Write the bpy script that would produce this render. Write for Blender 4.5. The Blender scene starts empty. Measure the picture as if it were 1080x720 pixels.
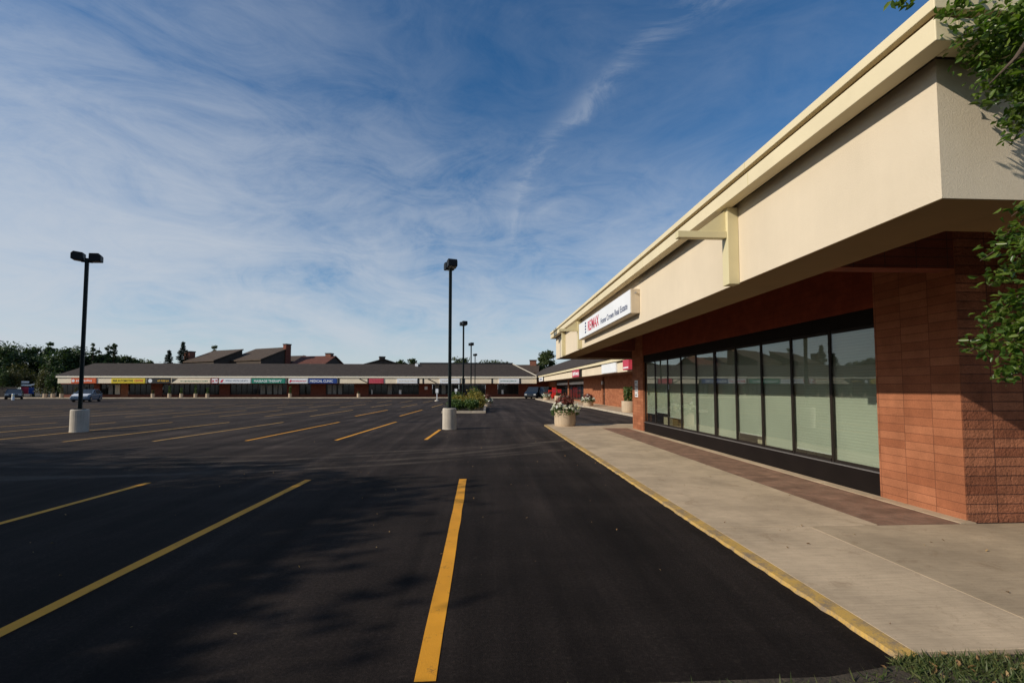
import bpy, math, random
import numpy as np
from mathutils import Vector, Matrix
D=bpy.data; S=bpy.context.scene; COL=S.collection
R=math.radians
random.seed(7)

# ------------------------------------------------------------------ camera model (metres, eye 1.6 m)
FPX,PPX,PPY=490.0,540.0,384.0
PSI=math.atan(26/490); TH=math.atan(25/490); EYE=1.6
def X_at(px,Y):            # world X of something seen at photo column px and distance Y
    return Y*math.tan(math.atan((px-PPX)/FPX)+PSI)
def Z_at(py,Y):            # height of something at photo row py and distance Y
    return EYE+Y*math.tan(math.atan((PPY-py)/FPX)+TH)

# ------------------------------------------------------------------ materials
def nodes(name):
    m=D.materials.new(name); m.use_nodes=True
    nt=m.node_tree; return m,nt,nt.nodes,nt.links,nt.nodes['Principled BSDF']
def ramp(N,L,src,stops):
    r=N.new('ShaderNodeValToRGB'); e=r.color_ramp.elements
    while len(e)<len(stops): e.new(.5)
    for i,(p,c) in enumerate(stops):
        e[i].position=p; e[i].color=(c,c,c,1) if not hasattr(c,'__len__') else (*c,1)
    L.new(src,r.inputs[0]); return r.outputs[0]
def noise(N,L,vec,scale,detail=4,rough=.55,dist=0):
    n=N.new('ShaderNodeTexNoise'); n.inputs['Scale'].default_value=scale
    n.inputs['Detail'].default_value=detail; n.inputs['Roughness'].default_value=rough
    n.inputs['Distortion'].default_value=dist
    if vec: L.new(vec,n.inputs['Vector'])
    return n.outputs['Fac']
def mixc(N,L,fac,a,b,mode='MIX'):
    m=N.new('ShaderNodeMix'); m.data_type='RGBA'; m.blend_type=mode
    for i,v in ((0,fac),(6,a),(7,b)):
        if hasattr(v,'is_output'): L.new(v,m.inputs[i])
        elif i==0: m.inputs[0].default_value=v
        else: m.inputs[i].default_value=(*v,1)
    return m.outputs[2]
def bump(N,L,h,strength,dist,bs,prev=None):
    b=N.new('ShaderNodeBump'); b.inputs['Strength'].default_value=strength; b.inputs['Distance'].default_value=dist
    L.new(h,b.inputs['Height'])
    if prev: L.new(prev,b.inputs['Normal'])
    if bs: L.new(b.outputs[0],bs.inputs['Normal'])
    return b.outputs[0]
def coord(N,kind='Object'):
    return N.new('ShaderNodeTexCoord').outputs[kind]
def mapping(N,L,vec,scale=(1,1,1),rot=(0,0,0),loc=(0,0,0)):
    m=N.new('ShaderNodeMapping'); m.inputs['Scale'].default_value=scale; m.inputs['Rotation'].default_value=rot
    m.inputs['Location'].default_value=loc
    L.new(vec,m.inputs['Vector']); return m.outputs[0]
def flat(name,col,rough=.7,var=.18,vs=2.5,bstr=.0,bs=60,bd=.01,metal=0,spec=.4,fine=None):
    m,nt,N,L,b=nodes(name)
    c=coord(N); f=ramp(N,L,noise(N,L,c,vs,6,.6),[(.3,1-var),(.7,1+var)])
    colr=mixc(N,L,1.0,col,f,'MULTIPLY')
    L.new(colr,b.inputs['Base Color'])
    b.inputs['Roughness'].default_value=rough; b.inputs['Metallic'].default_value=metal
    b.inputs['Specular IOR Level'].default_value=spec
    if bstr: bump(N,L,noise(N,L,c,bs,4,.6),bstr,bd,b)
    return m
def brickmat(name,c1,c2,mortar,w,h,ms,rough=.85,off=0.0,bstr=.5,nstr=.25,nscale=30,ndist=.01,var=.2):
    m,nt,N,L,b=nodes(name)
    uv=coord(N,'UV')
    t=N.new('ShaderNodeTexBrick'); t.offset=off; t.squash=1
    t.inputs['Color1'].default_value=(*c1,1); t.inputs['Color2'].default_value=(*c2,1); t.inputs['Mortar'].default_value=(*mortar,1)
    t.inputs['Scale'].default_value=1; t.inputs['Mortar Size'].default_value=ms; t.inputs['Mortar Smooth'].default_value=.25
    t.inputs['Bias'].default_value=0; t.inputs['Brick Width'].default_value=w; t.inputs['Row Height'].default_value=h
    L.new(uv,t.inputs['Vector'])
    o=coord(N)
    f=ramp(N,L,noise(N,L,o,3,6,.65),[(.3,1-var),(.7,1+var)])
    f2=ramp(N,L,noise(N,L,o,60,3,.6),[(.3,.85),(.7,1.12)])
    c=mixc(N,L,1.0,t.outputs['Color'],f,'MULTIPLY'); c=mixc(N,L,1.0,c,f2,'MULTIPLY')
    L.new(c,b.inputs['Base Color']); b.inputs['Roughness'].default_value=rough; b.inputs['Specular IOR Level'].default_value=.25
    inv=N.new('ShaderNodeMath'); inv.operation='SUBTRACT'; inv.inputs[0].default_value=1; L.new(t.outputs['Fac'],inv.inputs[1])
    p=bump(N,L,inv.outputs[0],bstr,.008,None)
    bump(N,L,noise(N,L,o,nscale,5,.65),nstr,ndist,b,p)
    return m

MT={}
MT['stucco']=None
def mk_stucco():
    m,nt,N,L,b=nodes('cream_stucco'); o=coord(N)
    big=ramp(N,L,noise(N,L,o,.9,6,.6),[(.3,.93),(.7,1.04)])
    drip=ramp(N,L,noise(N,L,mapping(N,L,o,(6,6,.5)),1.0,5,.6),[(.35,.985),(.65,1.01)])
    c=mixc(N,L,1.0,(.675,.575,.43),big,'MULTIPLY'); c=mixc(N,L,1.0,c,drip,'MULTIPLY')
    L.new(c,b.inputs['Base Color']); b.inputs['Roughness'].default_value=.9; b.inputs['Specular IOR Level'].default_value=.15
    bump(N,L,noise(N,L,o,85,5,.75),.5,.007,b); return m
MT['stucco']=mk_stucco()
MT['trim']=flat('cream_painted_board',(.71,.61,.40),.55,.07,1.5,.08,25)
MT['bracket']=flat('pale_yellow_bracket_paint',(.64,.56,.33),.5,.06,2)
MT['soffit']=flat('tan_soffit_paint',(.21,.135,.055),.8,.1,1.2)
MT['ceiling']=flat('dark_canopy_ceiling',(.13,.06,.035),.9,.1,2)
MT['brick']=brickmat('red_block_smooth',(.36,.14,.068),(.262,.09,.041),(.17,.062,.032),.405,.1105,.004,nstr=.25,bstr=.6)
MT['brickshaded']=brickmat('shaded_header_brick',(.22,.045,.02),(.20,.04,.018),(.15,.035,.016),.405,.1105,.003,nstr=.1,bstr=.3)  # wall brick coloured darker, to deepen the canopy shade on the header
def splitmat():
    m=brickmat('red_block_split_face',(.42,.165,.085),(.235,.08,.04),(.14,.055,.034),.405,.1105,.007,nstr=1.0,nscale=26,ndist=.05,bstr=1.0,var=.3)
    return m
MT['split']=splitmat()
MT['darkbrick']=brickmat('dark_red_brick',(.20,.06,.035),(.16,.045,.028),(.08,.04,.03),.4,.11,.006)
MT['frame']=flat('dark_bronze_frame',(.018,.013,.010),.5,.15,3,spec=.2)
MT['sillpanel']=flat('black_sill_panel',(.010,.007,.006),.6,.2,2,spec=.12)
MT['blind']=None
def mk_blind(name,col):
    m,nt,N,L,b=nodes(name); o=coord(N)
    w=N.new('ShaderNodeTexWave'); w.bands_direction='Z'; w.inputs['Scale'].default_value=6.5; w.inputs['Distortion'].default_value=.25; w.inputs['Detail'].default_value=1
    L.new(o,w.inputs['Vector'])
    f=ramp(N,L,w.outputs['Fac'],[(.0,.9),(.5,1.0),(1,1.0)])
    f2=ramp(N,L,noise(N,L,o,.8,4),[(.3,.9),(.7,1.05)])
    c=mixc(N,L,1.0,col,f,'MULTIPLY'); c=mixc(N,L,1.0,c,f2,'MULTIPLY')
    L.new(c,b.inputs['Base Color']); b.inputs['Roughness'].default_value=.7
    bump(N,L,w.outputs['Fac'],.25,.004,b); return m
MT['blind']=mk_blind('pale_green_blind',(.61,.625,.55))
def mk_glass(name,tint,r0=.07,pw=3.6):
    m=D.materials.new(name); m.use_nodes=True; nt=m.node_tree; N=nt.nodes; L=nt.links; N.clear()
    o=N.new('ShaderNodeOutputMaterial'); mx=N.new('ShaderNodeMixShader')
    t=N.new('ShaderNodeBsdfTransparent'); t.inputs[0].default_value=(*tint,1)
    g=N.new('ShaderNodeBsdfGlossy'); g.inputs['Roughness'].default_value=.0; g.inputs['Color'].default_value=(.85,.87,.86,1)
    lw=N.new('ShaderNodeLayerWeight'); lw.inputs['Blend'].default_value=.5
    p=N.new('ShaderNodeMath'); p.operation='POWER'; L.new(lw.outputs['Facing'],p.inputs[0]); p.inputs[1].default_value=pw
    q=N.new('ShaderNodeMath'); q.operation='MULTIPLY_ADD'; L.new(p.outputs[0],q.inputs[0]); q.inputs[1].default_value=1-r0; q.inputs[2].default_value=r0
    c=coord(N); bp=N.new('ShaderNodeBump'); bp.inputs['Strength'].default_value=.03; bp.inputs['Distance'].default_value=.02
    L.new(noise(N,L,c,1.3,2),bp.inputs['Height']); L.new(bp.outputs[0],g.inputs['Normal'])
    L.new(q.outputs[0],mx.inputs[0]); L.new(t.outputs[0],mx.inputs[1]); L.new(g.outputs[0],mx.inputs[2]); L.new(mx.outputs[0],o.inputs[0])
    return m
MT['glass']=mk_glass('green_tinted_glass',(.83,.86,.82))
MT['darkglass']=None
def dark_glass():
    m,nt,N,L,b=nodes('dark_shop_glass'); o=coord(N)
    c=ramp(N,L,noise(N,L,o,1.1,4),[(.35,(.008,.010,.011)),(.6,(.016,.017,.018)),(.75,(.03,.028,.025))])
    L.new(c,b.inputs['Base Color']); b.inputs['Roughness'].default_value=.08; b.inputs['Specular IOR Level'].default_value=.3; return m
MT['darkglass']=dark_glass()
MT['curtain']=flat('grey_curtain',(.20,.20,.19),.8,.3,4)
def mk_asphalt():
    m,nt,N,L,b=nodes('asphalt'); o=coord(N)
    sep=N.new('ShaderNodeSeparateXYZ'); L.new(o,sep.inputs[0])
    # newer, blacker overlay near the shops; older greyer surface farther out
    wob=noise(N,L,o,.25,4)
    ad=N.new('ShaderNodeMath'); ad.operation='MULTIPLY_ADD'; L.new(wob,ad.inputs[0]); ad.inputs[1].default_value=5; L.new(sep.outputs[1],ad.inputs[2])
    mr=N.new('ShaderNodeMapRange'); L.new(ad.outputs[0],mr.inputs[0]); mr.inputs[1].default_value=8.5; mr.inputs[2].default_value=19
    base=mixc(N,L,mr.outputs[0],(.0245,.0185,.0158),(.052,.0395,.033))
    streak=noise(N,L,mapping(N,L,o,(1.6,.10,1),(0,0,R(4))),1.0,6,.62,.4)
    base=mixc(N,L,1.0,base,ramp(N,L,streak,[(.3,.5),(.5,1.0),(.72,1.85)]),'MULTIPLY')
    lat=noise(N,L,mapping(N,L,o,(.07,.9,1),(0,0,R(-6))),1.0,6,.6,.5)
    base=mixc(N,L,1.0,base,ramp(N,L,lat,[(.3,.72),(.55,1.0),(.75,1.45)]),'MULTIPLY')
    patch=noise(N,L,o,.55,7,.65)
    base=mixc(N,L,1.0,base,ramp(N,L,patch,[(.28,.6),(.5,1.0),(.75,1.45)]),'MULTIPLY')
    # tyre scuffs turning out of the aisle: thin arcs about a few centres
    for (cx,cy,r,w) in ((-8,26,15.6,.08),(-8,26,17.1,.08),(-7,27.5,17.6,.07),(-7,27.5,16.2,.07),(-10,25,16.4,.09)):
        v=N.new('ShaderNodeVectorMath'); v.operation='DISTANCE'; L.new(o,v.inputs[0]); v.inputs[1].default_value=(cx,cy,0)
        a=N.new('ShaderNodeMath'); a.operation='SUBTRACT'; L.new(v.outputs['Value'],a.inputs[0]); a.inputs[1].default_value=r
        bb=N.new('ShaderNodeMath'); bb.operation='ABSOLUTE'; L.new(a.outputs[0],bb.inputs[0])
        k=ramp(N,L,bb.outputs[0],[(0,1),(w,.6),(w*2.2,0)])
        n=ramp(N,L,noise(N,L,o,.8,5,.7),[(.36,0),(.58,1)])
        kk=N.new('ShaderNodeMath'); kk.operation='MULTIPLY'; L.new(k,kk.inputs[0]); L.new(n,kk.inputs[1])
        k3=N.new('ShaderNodeMath'); k3.operation='MULTIPLY'; L.new(kk.outputs[0],k3.inputs[0]); k3.inputs[1].default_value=.75
        base=mixc(N,L,k3.outputs[0],base,(.12,.095,.075))
    sc=ramp(N,L,noise(N,L,mapping(N,L,o,(1.2,7,1),(0,0,R(35))),2.2,8,.8,1.5),[(.66,0),(.70,.55),(.73,0)])
    base=mixc(N,L,sc,base,(.11,.09,.072))
    g2=noise(N,L,o,38,3,.8)
    base=mixc(N,L,1.0,base,ramp(N,L,g2,[(.32,.62),(.55,1.0),(.72,1.7)]),'MULTIPLY')
    gr=noise(N,L,o,140,2,.7)
    base=mixc(N,L,1.0,base,ramp(N,L,gr,[(.3,.65),(.6,1.05),(.78,1.7)]),'MULTIPLY')
    dust=ramp(N,L,noise(N,L,o,7,5,.75),[(.62,0),(.74,1)])
    dm=N.new('ShaderNodeMath'); dm.operation='MULTIPLY'; L.new(dust,dm.inputs[0]); dm.inputs[1].default_value=.22
    base=mixc(N,L,dm.outputs[0],base,(.13,.105,.08))
    L.new(base,b.inputs['Base Color']); b.inputs['Roughness'].default_value=.92; b.inputs['Specular IOR Level'].default_value=.10
    bump(N,L,noise(N,L,o,110,4,.75),1.0,.016,b)
    return m
MT['asphalt']=mk_asphalt()
def mk_concrete(name,col,var=.26,stain=.8):
    m,nt,N,L,b=nodes(name); o=coord(N)
    f=ramp(N,L,noise(N,L,o,1.1,7,.65),[(.28,1-var),(.7,1+var)])
    c=mixc(N,L,1.0,col,f,'MULTIPLY')
    brush=noise(N,L,mapping(N,L,o,(3,40,1)),1.0,4,.6)
    c=mixc(N,L,1.0,c,ramp(N,L,brush,[(.3,.88),(.7,1.10)]),'MULTIPLY')
    s=ramp(N,L,noise(N,L,o,2.6,6,.75,.6),[(.57,0),(.75,stain)])
    c=mixc(N,L,s,c,(col[0]*.55,col[1]*.48,col[2]*.42))
    sp=ramp(N,L,noise(N,L,o,45,3,.7),[(.60,0),(.72,.5)])
    c=mixc(N,L,sp,c,(col[0]*.5,col[1]*.46,col[2]*.42))
    L.new(c,b.inputs['Base Color']); b.inputs['Roughness'].default_value=.9; b.inputs['Specular IOR Level'].default_value=.2
    bump(N,L,noise(N,L,o,70,4,.7),.35,.006,b); return m
MT['concrete']=mk_concrete('sidewalk_concrete',(.475,.365,.245))
MT['concrete2']=mk_concrete('older_sidewalk_concrete',(.385,.295,.195),.27,.75)
MT['castconcrete']=mk_concrete('cast_concrete',(.46,.41,.34),.2,.6)
MT['planter']=mk_concrete('exposed_aggregate_planter',(.50,.39,.27),.12,.25)
MT['paver']=brickmat('brown_brick_paving',(.265,.150,.098),(.205,.115,.074),(.20,.14,.10),.21,.105,.005,nstr=.3,off=.5,var=.35)
def mk_paint(name,col,under,lo,hi,sc=5):
    m,nt,N,L,b=nodes(name); o=coord(N)
    n1=noise(N,L,o,sc,8,.78); n2=noise(N,L,o,60,3,.7)
    mm=N.new('ShaderNodeMath'); mm.operation='MULTIPLY_ADD'; L.new(n2,mm.inputs[0]); mm.inputs[1].default_value=.35; L.new(n1,mm.inputs[2])
    f=ramp(N,L,mm.outputs[0],[(lo,0),(hi,1)])
    shade=ramp(N,L,noise(N,L,o,2,4),[(.3,.85),(.7,1.08)])
    c=mixc(N,L,1.0,col,shade,'MULTIPLY'); c=mixc(N,L,f,c,under)
    L.new(c,b.inputs['Base Color']); b.inputs['Roughness'].default_value=.75; b.inputs['Specular IOR Level'].default_value=.3
    bump(N,L,noise(N,L,o,110,4,.75),.4,.01,b); return m
MT['yellow']=mk_paint('yellow_line_paint',(.74,.32,.018),(.045,.036,.029),.76,.94)
MT['oldyellow']=mk_paint('faded_line_paint',(.52,.29,.07),(.055,.047,.042),.70,.95,3)
MT['curbyellow']=mk_paint('worn_yellow_kerb_paint',(.55,.34,.085),(.24,.18,.12),.58,.80,5)
MT['kerb']=mk_concrete('kerb_concrete',(.45,.38,.29))
MT['jointdirt']=flat('dark_joint_dirt',(.035,.026,.018),.95,.4,6)
MT['soil']=flat('dry_soil',(.055,.042,.028),.95,.45,6,.8,40,.03)
MT['shingle']=brickmat('brown_grey_shingles',(.066,.050,.038),(.050,.037,.029),(.025,.02,.016),.33,.16,.012,off=.5,nstr=.3,var=.3)
MT['houseroof']=brickmat('brown_shingles',(.095,.066,.045),(.075,.052,.036),(.04,.03,.025),.33,.2,.012,off=.5,nstr=.3,var=.3)
MT['redroof']=brickmat('reddish_wood_shingles',(.16,.06,.04),(.13,.05,.035),(.06,.03,.02),.33,.2,.012,off=.5,nstr=.3,var=.3)
MT['housewall']=flat('dark_brown_siding',(.06,.042,.03),.85,.2,2)
MT['chimney']=brickmat('chimney_brick',(.28,.10,.06),(.22,.08,.05),(.12,.07,.05),.25,.08,.01,off=.5)
MT['flash']=flat('pale_metal_flashing',(.45,.40,.32),.5,.1)
MT['fasciaband']=flat('cream_fascia_band',(.80,.68,.50),.7,.06,1)
MT['evewhite']=flat('pale_cream_eave_board',(.86,.77,.60),.55,.06,1.5)
MT['white']=flat('white_sign_face',(.78,.79,.80),.4,.05,1.5)
MT['signedge']=flat('beige_sign_case',(.60,.50,.36),.5,.1,3)
MT['black']=flat('black_paint',(.015,.015,.016),.45,.1)
MT['polegreen']=flat('dark_green_pole_paint',(.006,.011,.010),.5,.2,2,spec=.2)
MT['polehead']=flat('dark_grey_lamp_case',(.007,.008,.009),.5,.2,2,spec=.2)
MT['lens']=flat('lamp_lens',(.25,.26,.26),.2,.1)
MT['red']=flat('red_paint',(.55,.03,.02),.35,.1)
MT['crimson']=flat('crimson_sign_face',(.50,.04,.075),.4,.1)
MT['pinkred']=flat('rose_red_sign_face',(.52,.09,.11),.4,.1)
MT['orange']=flat('orange_red_sign_face',(.68,.12,.03),.4,.1)
MT['yellowsign']=flat('yellow_sign_face',(.72,.55,.03),.4,.08)
MT['green']=flat('teal_green_sign_face',(.02,.22,.15),.4,.1)
MT['blue']=flat('blue_sign_face',(.02,.06,.25),.4,.1)
MT['navy']=flat('navy_lettering',(.02,.03,.12),.5,.05)
MT['redink']=flat('red_lettering',(.60,.02,.06),.5,.05)
MT['greyink']=flat('grey_blue_lettering',(.12,.14,.22),.5,.05)
MT['greenink']=flat('green_lettering',(.03,.16,.09),.5,.05)
MT['yellowink']=flat('amber_lettering',(.62,.36,.03),.5,.05)
MT['rubber']=flat('tyre_rubber',(.02,.02,.02),.8,.1)
MT['chrome']=flat('wheel_rim_metal',(.45,.45,.46),.3,.05,metal=.8)
MT['carsilver']=flat('silver_blue_car_paint',(.11,.15,.20),.25,.05,spec=.6)
MT['carsunlit']=flat('sunlit_hood_white',(.75,.75,.74),.25,.05,spec=.6)
MT['cardark']=flat('dark_blue_car_paint',(.012,.017,.026),.2,.05,spec=.6)
MT['carblack']=flat('black_car_paint',(.012,.013,.014),.2,.05,spec=.6)
MT['carglass']=flat('car_glass',(.02,.025,.03),.05,.05,spec=.8)
MT['headlight']=flat('headlight_lens',(.6,.6,.58),.15,.05)
MT['fence']=flat('weathered_dark_fence',(.03,.024,.02),.9,.3,4)
def leafmat(name,c1,c2,trans=.35,rough=.5,spec=.4):
    m=D.materials.new(name); m.use_nodes=True; nt=m.node_tree; N=nt.nodes; L=nt.links; b=N['Principled BSDF']; o=N['Material Output']
    g=N.new('ShaderNodeNewGeometry')
    c=mixc(N,L,g.outputs['Random Per Island'],c1,c2)
    v=ramp(N,L,noise(N,L,coord(N),.8,3),[(.3,.75),(.7,1.2)])
    c=mixc(N,L,1.0,c,v,'MULTIPLY')
    L.new(c,b.inputs['Base Color']); b.inputs['Roughness'].default_value=rough; b.inputs['Specular IOR Level'].default_value=spec
    t=N.new('ShaderNodeBsdfTranslucent'); c2_=mixc(N,L,1.0,c,(1.3,1.5,.5),'MULTIPLY'); L.new(c2_,t.inputs[0])
    mx=N.new('ShaderNodeMixShader'); mx.inputs[0].default_value=trans
    L.new(b.outputs[0],mx.inputs[1]); L.new(t.outputs[0],mx.inputs[2]); L.new(mx.outputs[0],o.inputs[0]); return m
MT['leaf']=leafmat('broad_green_leaf',(.05,.11,.018),(.16,.22,.04),.42,.33,.5)
MT['leafdark']=leafmat('dark_tree_leaf',(.028,.054,.018),(.060,.090,.026),.2,.6)
MT['leafmid']=leafmat('mid_tree_leaf',(.035,.060,.016),(.070,.090,.024),.2,.6)
MT['leafolive']=leafmat('olive_shrub_leaf',(.060,.062,.020),(.10,.09,.030),.2,.6)
MT['spruce']=leafmat('spruce_needle',(.012,.026,.016),(.025,.042,.022),.05,.7)
MT['shrubgreen']=leafmat('green_shrub_leaf',(.04,.085,.018),(.09,.14,.03),.25,.55)
MT['shrubgold']=leafmat('golden_shrub_leaf',(.15,.14,.025),(.34,.25,.04),.25,.55)
MT['redleaf']=leafmat('dark_red_leaf',(.14,.035,.035),(.30,.10,.075),.25,.5)
MT['petal']=leafmat('white_petal',(.75,.74,.70),(.82,.80,.78),.2,.6)
MT['grass']=leafmat('grass_blade',(.034,.066,.014),(.14,.15,.05),.3,.55)
MT['dry']=leafmat('dry_leaf',(.22,.11,.04),(.40,.27,.13),.2,.7)
MT['bark']=flat('grey_brown_bark',(.085,.06,.042),.95,.35,6,.8,25,.03)

# ------------------------------------------------------------------ mesh builder
class MB:
    def __init__(s): s.v=[]; s.f=[]
    def quad(s,*p):
        n=len(s.v); s.v+= [tuple(q) for q in p]; s.f.append(tuple(range(n,n+len(p)))); return s
    def box(s,x0,y0,z0,x1,y1,z1,bev=0):
        n=len(s.v)
        if not bev:
            s.v+=[(x0,y0,z0),(x1,y0,z0),(x1,y1,z0),(x0,y1,z0),(x0,y0,z1),(x1,y0,z1),(x1,y1,z1),(x0,y1,z1)]
            s.f+=[tuple(n+i for i in f) for f in ((0,3,2,1),(4,5,6,7),(0,1,5,4),(1,2,6,5),(2,3,7,6),(3,0,4,7))]
            return s
        import bmesh
        bm=bmesh.new(); bmesh.ops.create_cube(bm,size=1)
        for v in bm.verts: v.co=Vector(((x0+x1)/2+v.co.x*(x1-x0),(y0+y1)/2+v.co.y*(y1-y0),(z0+z1)/2+v.co.z*(z1-z0)))
        bmesh.ops.bevel(bm,geom=bm.edges[:],offset=bev,segments=2,affect='EDGES',profile=.5)
        bm.verts.index_update()
        s.v+=[tuple(v.co) for v in bm.verts]; s.f+=[tuple(n+v.index for v in f.verts) for f in bm.faces]; bm.free(); return s
    def prism(s,poly,axis,a,b):
        # poly: 2D outline; extruded along axis from a to b
        def P(p,t): return {'x':(t,p[0],p[1]),'y':(p[0],t,p[1]),'z':(p[0],p[1],t)}[axis]
        n=len(s.v); k=len(poly)
        s.v+=[P(p,a) for p in poly]+[P(p,b) for p in poly]
        s.f.append(tuple(n+i for i in range(k))); s.f.append(tuple(n+k+i for i in reversed(range(k))))
        for i in range(k):
            j=(i+1)%k; s.f.append((n+i,n+k+i,n+k+j,n+j))
        return s
    def tube(s,pts,radii,seg=8,cap=True):
        n0=len(s.v); pts=[Vector(p) for p in pts]
        for i,p in enumerate(pts):
            d=(pts[min(i+1,len(pts)-1)]-pts[max(i-1,0)]).normalized()
            a=d.orthogonal().normalized() if abs(d.z)>.95 else d.cross(Vector((0,0,1))).normalized()
            if abs(d.z)>.95: a=(Vector((1,0,0))-d*d.x).normalized()
            b=d.cross(a)
            for k in range(seg):
                t=2*math.pi*k/seg; s.v.append(tuple(p+(a*math.cos(t)+b*math.sin(t))*radii[i]))
        for i in range(len(pts)-1):
            for k in range(seg):
                k2=(k+1)%seg; s.f.append((n0+i*seg+k,n0+i*seg+k2,n0+(i+1)*seg+k2,n0+(i+1)*seg+k))
        if cap:
            s.f.append(tuple(n0+k for k in reversed(range(seg)))); e=n0+(len(pts)-1)*seg; s.f.append(tuple(e+k for k in range(seg)))
        return s
    def lathe(s,prof,seg=32,c=(0,0)):
        n0=len(s.v)
        for r,z in prof:
            for k in range(seg):
                t=2*math.pi*k/seg; s.v.append((c[0]+r*math.cos(t),c[1]+r*math.sin(t),z))
        for i in range(len(prof)-1):
            for k in range(seg):
                k2=(k+1)%seg; s.f.append((n0+i*seg+k,n0+i*seg+k2,n0+(i+1)*seg+k2,n0+(i+1)*seg+k))
        s.f.append(tuple(n0+k for k in reversed(range(seg)))); e=n0+(len(prof)-1)*seg; s.f.append(tuple(e+k for k in range(seg)))
        return s
    def xf(s,M,start=0):
        s.v[start:]=[tuple(M@Vector(p)) for p in s.v[start:]]; return s
    def build(s,name,mat,parent=None,off=(0,0,0),smooth=False,uvoff=(0,0)):
        me=D.meshes.new(name)
        me.from_pydata([(x-off[0],y-off[1],z-off[2]) for x,y,z in s.v],[],s.f)
        import bmesh
        bm=bmesh.new(); bm.from_mesh(me); bmesh.ops.recalc_face_normals(bm,faces=bm.faces[:]); bm.to_mesh(me); bm.free()
        uv=me.uv_layers.new(name='UVMap')
        for p in me.polygons:
            n=p.normal; ax=max(range(3),key=lambda i:abs(n[i]))
            for li in p.loop_indices:
                co=me.vertices[me.loops[li].vertex_index].co+Vector(off)
                if ax==0: u=(co.y,co.z)
                elif ax==1: u=(co.x,co.z)
                else: u=(co.x,co.y)
                uv.data[li].uv=(u[0]-uvoff[0],u[1]-uvoff[1])
        if smooth:
            for p in me.polygons: p.use_smooth=True
        o=D.objects.new(name,me); COL.objects.link(o); me.materials.append(MT[mat] if isinstance(mat,str) else mat)
        if parent: o.parent=parent
        return o
def tag(o,label=None,cat=None,group=None,kind=None):
    if label: o['label']=label
    if cat: o['category']=cat
    if group: o['group']=group
    if kind: o['kind']=kind
    return o
def thing(name,label,cat,loc=(0,0,0),rz=0,group=None):
    o=D.objects.new(name,None); COL.objects.link(o); o.location=loc; o.rotation_euler=(0,0,rz); o.empty_display_size=.2
    return tag(o,label,cat,group)
def struct(o): o['kind']='structure'; return o
def copy_tree(o,parent=None):
    c=o.copy(); COL.objects.link(c); c.parent=parent
    for ch in list(o.children): copy_tree(ch,c)
    return c
BEV=lambda o,w=.01,seg=2: (lambda m:(setattr(m,'width',w),setattr(m,'segments',seg),setattr(m,'limit_method','ANGLE'),o)[-1])(o.modifiers.new('bevel','BEVEL'))

def text_verts(txt):
    cu=D.curves.new('txt','FONT'); cu.body=txt; cu.extrude=0; cu.offset=.018; cu.resolution_u=3
    ob=D.objects.new('txt',cu); COL.objects.link(ob); bpy.context.view_layer.update()
    me=D.meshes.new_from_object(ob.evaluated_get(bpy.context.evaluated_depsgraph_get()))
    v=[tuple(p.co) for p in me.vertices]; f=[tuple(p.vertices) for p in me.polygons]
    D.objects.remove(ob); D.meshes.remove(me); D.curves.remove(cu)
    xs=[p[0] for p in v]; ys=[p[1] for p in v]
    w=max(xs)-min(xs); h=max(ys)-min(ys)
    return [((p[0]-min(xs))/w,(p[1]-min(ys))/h) for p in v],f
def lettering(txt,org,du,dv,w,h,mat,parent,off=(0,0,0),name='lettering',slant=0):
    """flat letters: lower-left corner org, width w along unit du, height h along dv"""
    v,f=text_verts(txt); m=MB(); du=Vector(du); dv=Vector(dv); org=Vector(org)
    m.v=[tuple(org+du*(a*w+slant*b*h)+dv*(b*h)) for a,b in v]; m.f=f
    me=D.meshes.new(name); me.from_pydata([tuple(Vector(p)-Vector(off)) for p in m.v],[],m.f)
    o=D.objects.new(name,me); COL.objects.link(o); me.materials.append(MT[mat]); o.parent=parent; return o
def marks(rng,org,du,dv,w,h,mat,parent,off=(0,0,0),n=14,name='lettering'):
    """small broken strokes where the writing is too small to read"""
    m=MB(); du=Vector(du); dv=Vector(dv); org=Vector(org); x=0; nn=du.cross(dv)
    while x<w*.97:
        cw=w/n*rng.uniform(.45,.85); a=rng.uniform(0,.25)*h; b=h*rng.uniform(.7,1)
        p=[org+du*x+dv*a,org+du*(x+cw)+dv*a,org+du*(x+cw)+dv*b,org+du*x+dv*b]; m.quad(*p)
        x+=cw+w/n*rng.uniform(.2,.5)
    return m.build(name,mat,parent,off)

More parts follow.
